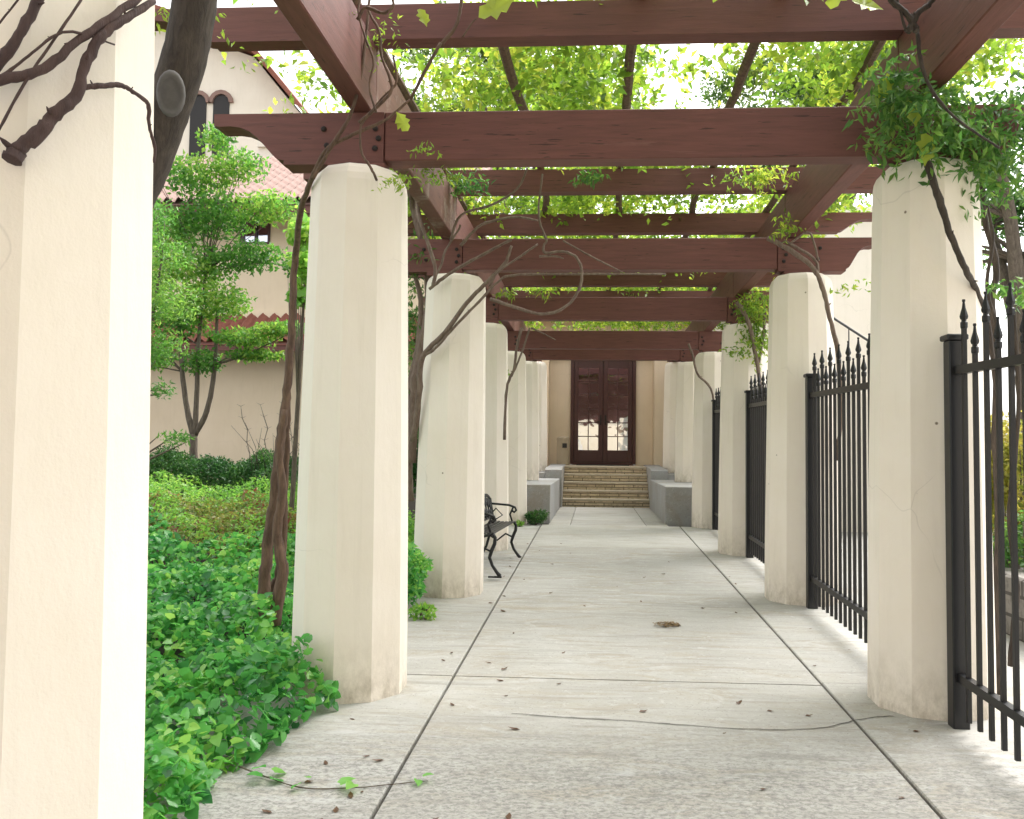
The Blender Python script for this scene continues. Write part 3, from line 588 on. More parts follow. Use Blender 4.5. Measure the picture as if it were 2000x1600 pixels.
# canopy of leaves lying on the battens
def canopy(n, yr, xr, zr, seed, mat, size, gap=.0, name='vine_canopy', label=''):
    g = np.random.RandomState(seed); ph = g.uniform(0, 6.28, 12); out = []
    while len(out) < n:
        x = g.uniform(*xr); y = g.uniform(*yr)
        d = math.sin(x * 2.3 + ph[0] + 1.1 * math.sin(y * 1.3 + ph[1])) + math.sin(y * 2.0 + ph[2] + math.sin(x * 1.7 + ph[3])) + .6 * math.sin(x * 5 + y * 4.1 + ph[4])
        if d < gap + g.uniform(-.8, .8): continue
        if x < -1.15 and y < 6.9: 
            if g.rand() < .93: continue
        if .35 < x < 1.0 and 4.8 < y < 7.2 and g.rand() < .85: continue
        if x > 1.2 and y > 7 and y < 9.5 and g.rand() < .6: continue
        out.append((x, y, g.uniform(*zr)))
    base = np.array(out); pts = []
    for p in base:
        d = g.normal(0, 1, 3); d[2] *= .35; d /= np.linalg.norm(d); s = np.cross(d, [0, 0, 1]); s /= np.linalg.norm(s) + 1e-9
        for i in range(8):
            t = (i + 1) * .028; pts.append(p + d * t + s * (.022 if i % 2 else -.022) + np.array([0, 0, -t * t * 2]))
    o = leaf_mesh(name, pts, size, mat, up=.4, shape='oval', rs=g); return tag(o, label, 'vine foliage', kind='stuff')
canopy(9500, (4.5, 19), (-2.5, 2.9), (4.22, 4.75), 5, M_VINEL, .078, -.35, label='leafy canopy of climbing vine spread over the pergola battens')

canopy(5200, (-8, 4.0), (-2.9, 3.2), (4.24, 4.7), 9, M_VINEL, .07, -.6, label='denser vine canopy added out of view over the near end of the pergola to darken it')  # added above and behind the camera to cut sky light at the near end

# ------------------------------------------------------------------ ivy bed, hedge, shrubs
def ivy_bed(name, n, inside, zoff, mat, size, seed, label, shape='heart', up=.50, thick=.22):
    g = np.random.RandomState(seed); P = []
    while len(P) < n:
        # denser close to the camera
        y = 2.0 + 10.2 * g.rand() ** 1.25; x = -1.35 - 6.4 * g.rand() ** 1.15
        h = inside(x, y)
        if h is None: continue
        lump = .05 * math.sin(x * 5.3 + y * 2.2) + .05 * math.sin(y * 4.7 - x * 3.1) + .03 * math.sin(x * 11 + y * 9)
        top = gh(min(x, -1.72), y) + h * (zoff + lump)
        P.append((x, y, max(gz(y) + .008, top - thick * h * g.rand() ** 1.5)))
    P = np.array(P); o = leaf_mesh(name, P, size, mat, up=up, shape=shape, rs=g); return tag(o, label, 'ground cover', kind='stuff')
def edge_x(y):
    e = -1.50 + .07 * math.sin(y * 3.1) + .04 * math.sin(y * 9.7) + .03 * math.sin(y * 23)
    if y > 4.75: e -= .30 * sst(4.75, 5.15, y)
    return e
def in_ivy(x, y):
    e = edge_x(y)
    if x > e: return None
    if (x - XL) ** 2 + (y - yc(0)) ** 2 < .36 ** 2: return None
    if (x - XL) ** 2 + (y - yc(-1)) ** 2 < .36 ** 2: return None
    if y > 9.2 + .5 * math.sin(x * 2.1): return None
    if x < -2.9 and y > 8.0 + .35 * math.sin(x * 4) : return None
    return .30 + .70 * sst(0, .22, e - x)
ivy_bed('ivy_bed', 56000, in_ivy, .32, M_IVY, .054, 21, 'glossy green ivy ground cover filling the bed beside the left columns')
def redmask(x, y): return math.sin(x * 3.4 + 1.2) + math.sin(y * 4.1 + x * 1.3) + .5 * math.sin(x * 9 + y * 7) + (.5 if x < -3.8 else -.4)
def in_red(x, y):
    if x > -2.7 + .3 * math.sin(y * 5) or x < -6.6 or y < 7.7 + .3 * math.sin(x * 3) or y > 9.8 + .3 * math.sin(x * 4.3): return None
    if redmask(x, y) < 0: return None
    return 1.0
ivy_bed('russet_groundcover', 13000, in_red, .30, M_RED, .05, 22, 'patch of russet and olive low ground cover behind the ivy', shape='oval', up=.5)
def in_lime(x, y):
    if x > -1.75 or y > 11.6: return None
    if y < 9.2 + .3 * math.sin(x * 2.7) and not (x < -2.9 and y > 7.9 and redmask(x, y) < .1): return None
    return 1.0
ivy_bed('bright_groundcover', 20000, in_lime, .30, M_LIME, .05, 23, 'band of bright yellow-green ground cover in front of the dark hedge', shape='oval', up=.5)

def shrub(name, label, c, r, n, mat, size, stems=7, shape='oval', cat='shrub', up=.25, lump=5, group=None):
    root = tag(empty(name, c), label, cat, group); inv = Matrix.Translation(-root.location)
    pts = [blob((c[0], c[1], c[2] + r[2]), (r[0] * .8, r[1] * .8, r[2] * .85), n // 2)]
    for i in range(lump):
        a = rnd.uniform(0, 6.28); h = rnd.uniform(.6, 1.6); q = .55
        pts.append(blob((c[0] + r[0] * q * math.cos(a), c[1] + r[1] * q * math.sin(a), c[2] + r[2] * h), (r[0] * .42, r[1] * .42, r[2] * .38), n // (2 * lump)))
    P = np.concatenate(pts); P = P[P[:, 2] > c[2] + .02]
    leaf_mesh('foliage', P, size, mat, root, up=up, shape=shape)
    m = MB()
    for i in range(stems):
        a = rnd.uniform(0, 6.28); e = Vector((c[0] + r[0] * .6 * math.cos(a), c[1] + r[1] * .6 * math.sin(a), c[2] + r[2] * rnd.uniform(1.2, 2.0)))
        b0 = Vector(c) + Vector((rnd.uniform(-.03, .03), rnd.uniform(-.03, .03), -.02)); mid = b0.lerp(e, .5) + Vector((0, 0, .05)); m.tube([b0, mid, e], [.012, .009, .004], 5)
    o = m.build('stem', M_BARKT, root, True); o.matrix_parent_inverse = inv
    return root
# clipped hedge
hz0 = gh(-5, 11.9)
hedge = tag(empty('hedge', (-5.0, 11.9, hz0)), 'low dark green hedge running in front of the cream garden wall', 'hedge')
g = np.random.RandomState(3); P = []
for i in range(26000):
    x = g.uniform(-6.9, -4.05); th = g.uniform(0, math.pi); rr = g.uniform(.75, 1) ; hgt = .62 + .07 * math.sin(x * 4) + .05 * math.sin(x * 9.3) + .05 * g.rand() ** 3 + .03 * math.sin(x * 23)
    P.append((x, 11.95 - .42 * rr * math.cos(th), hz0 + hgt * rr * (math.sin(th) ** .5) * (1.0 + g.uniform(-.02, .07))))
leaf_mesh('foliage', P, .042, M_HEDGE, hedge, up=.3)
m = MB()
for i in range(16):
    x = -6.8 + i * .18; m.tube([(x, 11.95, hz0 - .03), (x + .05, 11.9, hz0 + .25), (x - .04, 11.93, hz0 + .5)], [.012, .01, .004], 5)
o = m.build('stem', M_BARKT, hedge, True); o.matrix_parent_inverse = Matrix.Translation(-hedge.location)
# wispy bush at the hedge's right end
wb = shrub('wispy_shrub', 'dark wispy shrub with bare arching sprigs at the right end of the hedge', (-4.1, 11.6, gh(-4.1, 11.6)), (.55, .4, .26), 3200, M_HEDGE, .035)
m = MB()
for i in range(34):
    a = rnd.uniform(0, 6.28); l = rnd.uniform(.35, .85); x0 = -4.15 + rnd.uniform(-.45, .45); z0 = gh(-4.1, 11.6) + .35
    d = Vector((math.cos(a) * .5, math.sin(a) * .3, 1)).normalized(); b0 = Vector((x0, 11.6, z0))
    m.tube([b0, b0 + d * l * .5 + Vector((.02, 0, 0)), b0 + d * l + Vector((math.cos(a) * .1, 0, -.05))], [.005, .004, .002], 4)
o = m.build('sprig', M_BARKD, wb, True); o.matrix_parent_inverse = Matrix.Translation(-wb.location)
for i in range(3):
    x0 = -4.95 + .28 * i; z0 = gh(x0, 12.3) + .5; m = MB(); P_ = [(x0, 12.4, z0)]
    for k in range(5): P_.append((x0 + rnd.uniform(-.05, .05) - .03 * k, 12.4, z0 + .17 * (k + 1)))
    m.tube(P_, [.006] * 5 + [.003], 4)
    for k in range(2, 6):
        for s_ in (-1, 1): a = Vector(P_[k]); m.tube([a, a + Vector((.06 * s_, 0, .03))], [.003, .001], 4)
    o = m.build('dry_flower_stalk', M_BARKT, wb, True); o.matrix_parent_inverse = Matrix.Translation(-wb.location)
shrub('broadleaf_shrub', 'knee high green shrub spilling onto the walk against the third left column', (-1.72, 7.45, gz(7.4) - .02), (.36, .46, .33), 4200, M_IVY, .055)
shrub('leafy_shrub', 'taller pale green shrub just behind the third left column', (-2.1, 8.7, gh(-2.1, 8.7)), (.42, .42, .45), 2600, M_LIME, .05)
shrub('tall_shrub', 'tall dark shrub filling the gap behind the third left column', (-2.75, 12.4, gh(-2.75, 12.4)), (.6, .5, .95), 5200, M_HEDGE, .07)
shrub('grass_clump', 'small green tufted clump at the foot of the left grey plinth', (-.93, 14.25, .35), (.2, .16, .13), 900, M_HEDGE, .06, 4, 'slim')
shrub('corner_sprout', 'small yellow-green seedling at the foot of the fifth left column', (-1.20, 13.95, .34), (.09, .08, .05), 160, M_LIME, .045, 3)
shrub('foot_weed', 'small green weed sprouting against the third left column foot', (-1.36, 7.02, .17), (.13, .12, .06), 260, M_LIME, .045, 3)

# trees
def tree(name, label, base, trunks, clumps, mat, size, n, bark=M_BARKT, shape='oval', cat='tree', group=None, up=.3):
    root = tag(empty(name, base), label, cat, group); inv = Matrix.Translation(-root.location)
    for l in trunks:
        P, r = smooth_line(l, 5, .05); m = MB(); m.tube(P, r, 8); o = m.build('trunk' if l[0][3] > .03 else 'limb', bark, root, True); o.matrix_parent_inverse = inv
    tot = sum(c[1][0] * c[1][1] + c[1][0] * c[1][2] for c in clumps); pts = []
    m = MB()
    for c, r in clumps:
        k = max(30, int(n * (r[0] * r[1] + r[0] * r[2]) / tot)); q = blob(c, r, k, nr, .1); pts.append(q)
        for i in range(3):
            e = Vector(q[i]); t = min((s for l in trunks for s in l if s[3] < .2 and s[2] < e.z - .05 * r[0]), key=lambda s: (Vector(s[:3]) - e).length, default=trunks[0][-1]); b0 = Vector(t[:3]); m.tube([b0, b0.lerp(e, .5) + Vector((0, 0, .06 * r[0])), e], [.3 * t[3] + .004, .2 * t[3] + .003, .003], 5)
    P = np.concatenate(pts); ph = P @ np.array([2.3, 1.7, 3.1]); var = .5 + .28 * np.sin(ph) + nr.normal(0, .22, len(P))
    o = leaf_mesh('crown', P, size, mat, root, up=up, shape=shape, var=var)
    o = m.build('twig', bark, root, True); o.matrix_parent_inverse = inv
    return root
gt = gh(-5.6, 13)
bx, by = -6.05, 13.0
tree('garden_tree', 'small garden tree forking into three stems behind the hedge, layered green crown', (bx, by, gt),
     [[(bx, by, gt - .1, .075), (bx, by, gt + .5, .062), (bx - .01, by, gt + .95, .058)],
      [(bx, by, gt + .9, .05), (bx - .12, by, gt + 1.3, .042), (bx - .22, by, gt + 1.9, .035), (bx - .3, by, gt + 2.7, .02)],
      [(bx, by, gt + .9, .045), (bx + .02, by, gt + 1.5, .038), (bx + .02, by, gt + 2.3, .03), (bx + .1, by, gt + 3.4, .02)],
      [(bx, by, gt + .92, .045), (bx + .18, by, gt + 1.3, .04), (bx + .28, by, gt + 1.9, .034), (bx + .3, by, gt + 2.8, .02)],
      [(bx + .28, by, gt + 2.0, .02), (bx + .8, by - .1, gt + 2.15, .014), (bx + 1.5, by - .2, gt + 2.45, .006)]],
     [((bx - .3, by, 3.5), (.55, .5, .32)), ((bx + .3, by - .1, 3.75), (.6, .5, .3)), ((bx - .1, by, 4.3), (.75, .6, .38)), ((bx + .75, by - .1, 3.2), (.6, .4, .14)), ((bx + 1.4, by - .2, 3.32), (.5, .35, .11)), ((bx + .9, by, 2.95), (.5, .3, .10)),
      ((bx + .8, by, 4.45), (.6, .4, .25)), ((bx - .5, by, 4.9), (.6, .5, .35)), ((bx + .3, by, 5.1), (.65, .5, .38)), ((bx + 1.1, by, 5.2), (.5, .4, .28)), ((bx - .1, by, 5.7), (.6, .5, .35)), ((bx + .6, by, 5.85), (.45, .4, .28)), ((bx + .2, by, 6.3), (.3, .3, .2)), ((bx + .1, by, 2.85), (.35, .3, .22)), ((bx - .65, by, 2.9), (.3, .3, .2)), ((bx + 1.55, by, 4.3), (.25, .25, .25)), ((bx - .8, by, 4.0), (.4, .4, .3))],
     M_TREEL, .078, 16000)
tree('feathery_tree', 'light green feathery tree half hidden behind the nearest left column', (-4.9, 8.6, gh(-4.9, 8.6)),
     [[(-4.9, 8.6, .3, .06), (-4.85, 8.6, 1.2, .05), (-4.7, 8.6, 2.0, .04)], [(-4.7, 8.6, 2.0, .03), (-4.5, 8.6, 2.7, .02), (-4.4, 8.6, 3.4, .01)]],
     [((-4.35, 8.6, 3.0), (.38, .4, .25)), ((-4.45, 8.6, 2.55), (.34, .4, .22)), ((-4.5, 8.6, 3.5), (.4, .4, .25)), ((-4.75, 8.6, 3.1), (.45, .4, .5)), ((-4.3, 8.5, 2.1), (.12, .2, .10)), ((-4.2, 8.6, 1.62), (.16, .2, .07)), ((-4.6, 8.6, 3.9), (.35, .4, .2))], M_TREE2, .06, 5200, shape='slim')
tree('slender_tree', 'leafy young tree with big pale leaves left of the second left column', (-3.55, 9.6, gh(-3.5, 9.6)),
     [[(-3.35, 9.6, .5, .03), (-3.3, 9.6, 2.0, .025), (-3.25, 9.6, 3.5, .012)]],
     [((-3.3, 9.6, 3.95), (.16, .2, .16)), ((-3.25, 9.6, 3.6), (.14, .2, .22)), ((-3.3, 9.6, 3.25), (.12, .2, .12))], M_LIME, .10, 420, shape='heart')
GT = 'tall trees beyond the entrance building'
def bigtree(label, x, y, cz, rx, rz, n, seed, mat=M_FAR, size=.17, gz0=.3, name='tall_tree'):
    g = random.Random(seed); cl = []
    for i in range(30):
        a = g.uniform(0, 6.28); e = g.uniform(-1, 1); q = g.uniform(.35, .95); cl.append(((x + rx * q * math.cos(a) * math.sqrt(1 - e * e * .6), y + rx * q * math.sin(a) * .7, cz + rz * e * q), (rx * g.uniform(.16, .32), rx * .25, rz * g.uniform(.12, .24))))
    tr = [[(x, y, gz0, .28), (x + .1, y, cz * .4, .22), (x, y, cz * .8, .14)]]
    for i in range(5):
        a = g.uniform(0, 6.28); tr.append([(x, y, cz * .55, .12), (x + rx * .4 * math.cos(a), y + rx * .3 * math.sin(a), cz * .9, .07), (x + rx * .75 * math.cos(a), y + rx * .5 * math.sin(a), cz + rz * .3, .03)])
    return tree(name, label, (x, y, gz0), tr, cl, mat, size, n, group=GT)
bigtree('tall broad tree showing between the beams left of centre', -3.2, 30, 13.2, 4.6, 3.4, 26000, 1)
bigtree('tall yellow-green tree showing between the beams right of centre', 7.6, 30, 13.0, 4.2, 3.3, 26000, 2)
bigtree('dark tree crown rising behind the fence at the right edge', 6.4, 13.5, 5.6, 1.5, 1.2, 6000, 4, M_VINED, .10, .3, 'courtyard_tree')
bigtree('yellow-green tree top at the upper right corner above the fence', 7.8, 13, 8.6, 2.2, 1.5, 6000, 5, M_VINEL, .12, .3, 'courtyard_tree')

bigtree('unseen tree added beyond the fence to shade the near end of the walk', 7.2, 1.2, 5.4, 3.0, 2.6, 14000, 8, M_VINED, .16, .0, 'courtyard_tree')  # added out of view to cut light from the right on the nearest column
# ------------------------------------------------------------------ left house
def tiled_roof(name, parent, x0, x1, y0, z0, y1, z1, mat, pitch=.26, rows=9, inv=None):
    # half-round tiles running down the slope from (y1,z1) ridge to (y0,z0) eave
    nx = int((x1 - x0) / pitch * 6); ny = rows * 3; V = []; F = []
    for j in range(ny + 1):
        t = j / ny; y = y1 + (y0 - y1) * t; z = z1 + (z0 - z1) * t; lip = .035 * ((j % 3) / 3.0)
        for i in range(nx + 1):
            x = x0 + (x1 - x0) * i / nx; u = (x - x0) / pitch * 2 * math.pi; V.append((x, y, z + .055 * math.sin(u) + .02 * math.sin(2 * u) + lip))
    for j in range(ny):
        for i in range(nx): a = j * (nx + 1) + i; F.append((a, a + nx + 1, a + nx + 2, a + 1))
    # underside
    n0 = len(V); V += [(x0, y1, z1 - .12), (x1, y1, z1 - .12), (x1, y0, z0 - .12), (x0, y0, z0 - .12)]; F.append((n0, n0 + 1, n0 + 2, n0 + 3))
    o = mesh(name, V, F, mat, parent); o.matrix_parent_inverse = Matrix.Translation(-parent.location); return o
def part(mb_, name, mat, root, **k):
    o = mb_.build(name, mat, root, **k)
    if root.parent is None: o.matrix_parent_inverse = Matrix.Translation(-root.location)
    return o
hs = tag(empty('tiled_roof_house', (-9, 19, .3)), 'cream two-storey house with red tile roofs behind the garden tree', 'house')
m = MB(); m.box(-16, -2.6, 19, 19.3, 0, 4.6); m.box(-16, -2.6, 20.2, 20.5, 4.4, 7.0); part(m, 'wall', M_WALL, hs)
m = MB(); m.box(-16, -7.95, 19.02, 20.25, 4.4, 6.8); m.box(-7.25, -2.6, 19.02, 20.25, 4.4, 6.8); m.box(-7.95, -7.25, 19.0205, 20.25, 4.4, 6.1); m.box(-7.95, -7.25, 19.0205, 20.25, 6.68, 6.8); part(m, 'upper_wall', M_WALL, hs)
m = MB(); m.box(-7.94, -7.26, 19.10, 19.14, 6.1, 6.68); wn = part(m, 'window', M_GLASS, hs)
m = MB(); m.box(-7.95, -7.89, 19.0, 19.09, 6.1, 6.68); m.box(-7.31, -7.25, 19.0, 19.09, 6.1, 6.68); m.box(-7.89, -7.31, 19.0, 19.09, 6.1, 6.15); m.box(-7.89, -7.31, 19.0, 19.09, 6.63, 6.68); m.box(-7.615, -7.585, 19.02, 19.08, 6.151, 6.629); part(m, 'window_frame', M_DOOR, hs)
tiled_roof('lower_roof', hs, -16, -2.5, 18.1, 3.85, 19.0, 4.5, M_TILE, rows=4)
m = MB(); m.box(-16, -2.5, 18.12, 18.2, 3.62, 3.78); part(m, 'eave_board', M_WOODX, hs)
tiled_roof('upper_roof', hs, -16, -2.5, 18.1, 6.85, 21.5, 8.9, M_TILEP, rows=12)
m = MB(); m.box(-16, -2.5, 18.14, 18.24, 6.55, 6.76); part(m, 'fascia', M_WOODX, hs)
m = MB(); m.box(-2.95, -2.87, 18.9, 18.98, .3, 3.0); part(m, 'downpipe', M_TILE, hs)
tw = tag(empty('pale_bell_gable_building', (-13, 27, .3)), 'sunlit pale pink building with arched openings and a sloping gable behind the house', 'building')
m = MB(); pr = [(-22, 0), (-8.9, 0), (-8.9, 11.6), (-11.0, 14.1), (-15, 15.5), (-22, 15.5)]; m.prism(pr, 27, 31); fixn(part(m, 'wall', M_WALLPK, tw))
for x in (-12.75, -12.0):
    m = MB(); pr = [(x - .26, 9.9), (x + .26, 9.9)] + [(x + .26 * math.cos(a), 12.6 + .26 * math.sin(a)) for a in np.linspace(0, math.pi, 9)]
    m.prism(pr, 26.96, 27.0 - .002); fixn(part(m, 'arched_opening', M_DARK, tw))
    m = MB(); pr = [(x + .40 * math.cos(a), 12.6 + .40 * math.sin(a)) for a in np.linspace(0, math.pi, 9)] + [(x + .27 * math.cos(a), 12.6 + .27 * math.sin(a)) for a in np.linspace(math.pi, 0, 9)]
    m.prism(pr, 26.9, 26.995); fixn(part(m, 'arch_surround', M_TILEP, tw))
m = MB(); pr = [(-8.6, 11.4), (-8.6, 11.55), (-11.0, 14.45), (-15, 15.9), (-15, 15.65), (-11.0, 14.2)]; m.prism(pr, 26.3, 31.2); fixn(part(m, 'roof_edge', M_TILE, tw))
m = MB(); m.box(-9.6, -6.3, 24.0, 26, 10.1, 10.28); m.box(-9.6, -6.3, 24.1, 26, 6, 10.1); fixn(part(m, 'flat_roof_block', M_WALLP, tw))

# ------------------------------------------------------------------ entrance building, steps, plinths
eb = tag(empty('entrance_building', (.2, 22.4, 1.25)), 'cream entrance building with dark brown double glass doors at the end of the walk', 'building')
m = MB(); m.box(-2.6, -.62, 22.4, 22.7, 0, 5.0); m.box(1.03, 5.5, 22.4, 22.7, 0, 5.0); m.box(-.62, 1.03, 22.4, 22.7, 4.0, 5.0); m.box(-.62, 1.03, 22.4, 22.7, 0, 1.24); part(m, 'wall', M_WALL, eb)
m = MB(); m.box(1.45, 1.75, 21.7, 22.399, 1.0, 4.4); part(m, 'pilaster', M_WALL, eb)
m = MB(); m.box(-1.75, -1.15, 21.7, 22.399, 1.0, 4.4); part(m, 'pilaster', M_WALL, eb)
m = MB(); m.box(-1.2, 1.7, 22.2, 22.398, 3.98, 4.15); part(m, 'lintel', M_WOODX, eb)
tiled_roof('roof', eb, -2.8, 5.7, 21.6, 5.0, 25.5, 6.6, M_TILE, rows=10)
m = MB(); m.box(-.62, -.54, 22.33, 22.5, 1.25, 4.0); m.box(.95, 1.03, 22.33, 22.5, 1.25, 4.0); m.box(-.54, .95, 22.33, 22.5, 3.90, 4.0); m.box(-.54, .95, 22.36, 22.5, 1.24, 1.30); part(m, 'door_frame', M_DOOR, eb)
m = MB(); m.box(-.60, 1.0, 22.9, 22.95, 1.2, 4.1); part(m, 'dark_interior', M_DARK, eb)
for s_ in (0, 1):
    x0 = -.535 + s_ * .745; x1 = x0 + .735; m = MB(); z0, z1 = 1.31, 3.895
    m.box(x0, x0 + .115, 22.37, 22.42, z0, z1, .004); m.box(x1 - .115, x1, 22.37, 22.42, z0, z1, .004); m.box(x0 + .115, x1 - .115, 22.372, 22.418, z0, z0 + .30, .004); m.box(x0 + .115, x1 - .115, 22.372, 22.418, z1 - .20, z1, .004)
    d = part(m, 'door_leaf', M_DOOR, eb)
    m = MB(); m.box(x0 + .115, x1 - .115, 22.392, 22.398, z0 + .30, z1 - .20); m.build('pane', M_GLASS, d)
    m = MB(); m.box((x0 + x1) / 2 - .012, (x0 + x1) / 2 + .012, 22.38, 22.391, z0 + .30, z1 - .20)
    for i in range(1, 6): z = z0 + .30 + (z1 - z0 - .5) * i / 6; m.box(x0 + .115, (x0 + x1) / 2 - .0125, 22.381, 22.390, z - .011, z + .011); m.box((x0 + x1) / 2 + .0125, x1 - .115, 22.381, 22.390, z - .011, z + .011)
    m.build('glazing_bars', M_DOOR, d)
    m = MB(); xh = x1 - .055 if s_ == 0 else x0 + .055; m.box(xh - .018, xh + .018, 22.355, 22.369, 2.25, 2.5); m.tube([(xh, 22.36, 2.33), (xh, 22.31, 2.33), (xh + (.09 if s_ else -.09), 22.31, 2.33)], .011, 8); m.build('handle', M_RUST, d)
mat_ = MB(); mat_.box(-.45, .85, 21.75, 22.3, 1.232, 1.25, .004); o = part(mat_, 'doormat', M_DARK, eb); o.parent = None; o.matrix_parent_inverse = Matrix(); tag(o, 'black doormat on the top landing before the doors', 'doormat')
st = tag(empty('stone_steps', (.25, 19.3, .36)), 'flight of five tan coursed stone steps rising to the doors', 'steps')
for i in range(5):
    y0 = 19.3 + .30 * i; z0 = .36 + .174 * i
    m = MB(); m.box(-.698, 1.198, y0 + .02, y0 + .32 if i < 4 else 22.39, .30, z0 + .128); part(m, 'riser', M_STEP, st)
    m = MB(); m.box(-.699, 1.199, y0, (y0 + .318) if i < 4 else 22.392, z0 + .130, z0 + .174, .006); part(m, 'tread', M_TREAD, st)
for s_, (xa, xb) in (('left', (-1.06, -.70)), ('right', (1.20, 1.56))):
    m = MB(); m.prism([(18.95, .30), (18.95, 1.16), (19.1, 1.20), (21.7, 1.26), (21.7, .30)], xa, xb, axis='x'); o = m.build('cheek_wall', M_GREY); fixn(o)
    tag(o, 'pale grey concrete cheek wall on the %s side of the steps' % s_, 'wall', 'cheek walls beside the steps')
for s_, (xa, xb, ya) in (('left', (-1.95, -.745, 14.95)), ('right', (1.175, 2.3, 14.75))):
    m = MB(); m.box(xa, xb, ya, 18.94, .30, .98, .01); o = m.build('plinth_wall', M_GREY); tag(o, 'weathered grey concrete plinth carrying columns on the %s side before the steps' % s_, 'plinth', 'concrete plinths under the far columns')
    m = MB(); m.box(xa if s_ == 'left' else 1.565, -1.065 if s_ == 'left' else xb, 18.945, 22.3, .30, 1.095, .01); o = m.build('raised_plinth', M_GREY); tag(o, 'taller grey concrete plinth next to the %s cheek wall' % s_, 'plinth', 'concrete plinths under the far columns')
# unseen building added behind the camera to dim light on camera-facing sides
m = MB(); m.box(-7, 8, -10.5, -10.0, -.3, 6.5); o = m.build('wall', M_WALL); ob = tag(empty('unseen_blocker_building', (0, -10, -.2)), 'cream building added unseen behind the viewpoint to block light from the front', 'building'); o.parent = ob; o.matrix_parent_inverse = Matrix.Translation(-ob.location)
# litter urn
ur = tag(empty('litter_urn', (-.775, 21.6, 1.235)), 'beige cylindrical litter urn with a dark square opening left of the doors', 'bin')
m = MB(); m.lathe([(.145, 0), (.15, .03), (.15, .60), (.155, .62), (.155, .66), (.13, .69), (.05, .70)], 20); part(m, 'body', M_BIN, ur, smooth=False).location = ur.location
m = MB(); m.box(-.01, .10, -.158, -.12, .42, .53); part(m, 'opening', M_DARK, ur).location = ur.location

# ------------------------------------------------------------------ iron fence
FX = 1.885
def picket(top, name='picket'):
    m = MB(); m.box(-.0105, .0105, -.0105, .0105, .06, top - .15)
    z = top - .15
    m.lathe([(.016, 0), (.019, .008), (.019, .03), (.013, .036), (.013, .045), (.019, .05), (.022, .062), (.018, .078), (.010, .105), (.006, .135), (.009, .142), (.008, .15)], 8, (0, 0, z)); return m
tall = picket(2.20).build('picket', M_IRON); short = picket(2.06).build('picket', M_IRON)
proto_used = {'t': False, 's': False}
def fence_panel(y0, y1, label):
    z0 = gz((y0 + y1) / 2); root = tag(empty('iron_fence_panel', (FX, y0, gz(y0))), label, 'fence', 'black iron fence panels between the right columns')
    inv = Matrix.Translation(-root.location)
    for yy in (y0, y1):
        m = MB(); m.box(-.042, .042, -.042, .042, -.02, 2.0, .006); m.box(-.055, .055, -.055, .055, 2.0, 2.03, .006); o = m.build('post', M_IRON, root); o.matrix_parent_inverse = inv; o.location = (FX, yy, gz(yy))
    for h in (.26, 1.84):
        m = MB(); ya, yb = y0 - .043, y1 + .043
        for a, b in ((-.02, .02),):
            V = []
            for yy in (ya, yb): V += [(FX + a, yy, gz(yy) + h - .022), (FX + b, yy, gz(yy) + h - .022), (FX + b, yy, gz(yy) + h + .022), (FX + a, yy, gz(yy) + h + .022)]
            m.add(V, [(0, 1, 2, 3), (7, 6, 5, 4), (0, 4, 5, 1), (1, 5, 6, 2), (2, 6, 7, 3), (3, 7, 4, 0)])
        o = m.build('rail', M_IRON, root); fixn(o); o.matrix_parent_inverse = inv
    n = int(round((y0 - y1) / .125)); i = 0
    for i in range(1, n):
        yy = y0 + (y1 - y0) * i / n; key = 't' if i % 2 else 's'; src = tall if key == 't' else short
        o = src if not proto_used[key] else src.copy()
        if proto_used[key]: COL.objects.link(o)
        proto_used[key] = True
        o.parent = root; o.matrix_parent_inverse = inv; o.location = (FX, yy, gz(yy)); 
    return root
names = ['nearest black iron fence panel, cut off by the right frame edge', 'black iron fence panel seen whole between the two nearest right columns', 'third black iron fence panel partly hidden behind the second right column', 'farthest black iron fence panel, just its end post showing beside the fourth right column']
for k in range(4): fence_panel(yc(k) - .40, yc(k - 1) + .40, names[k])

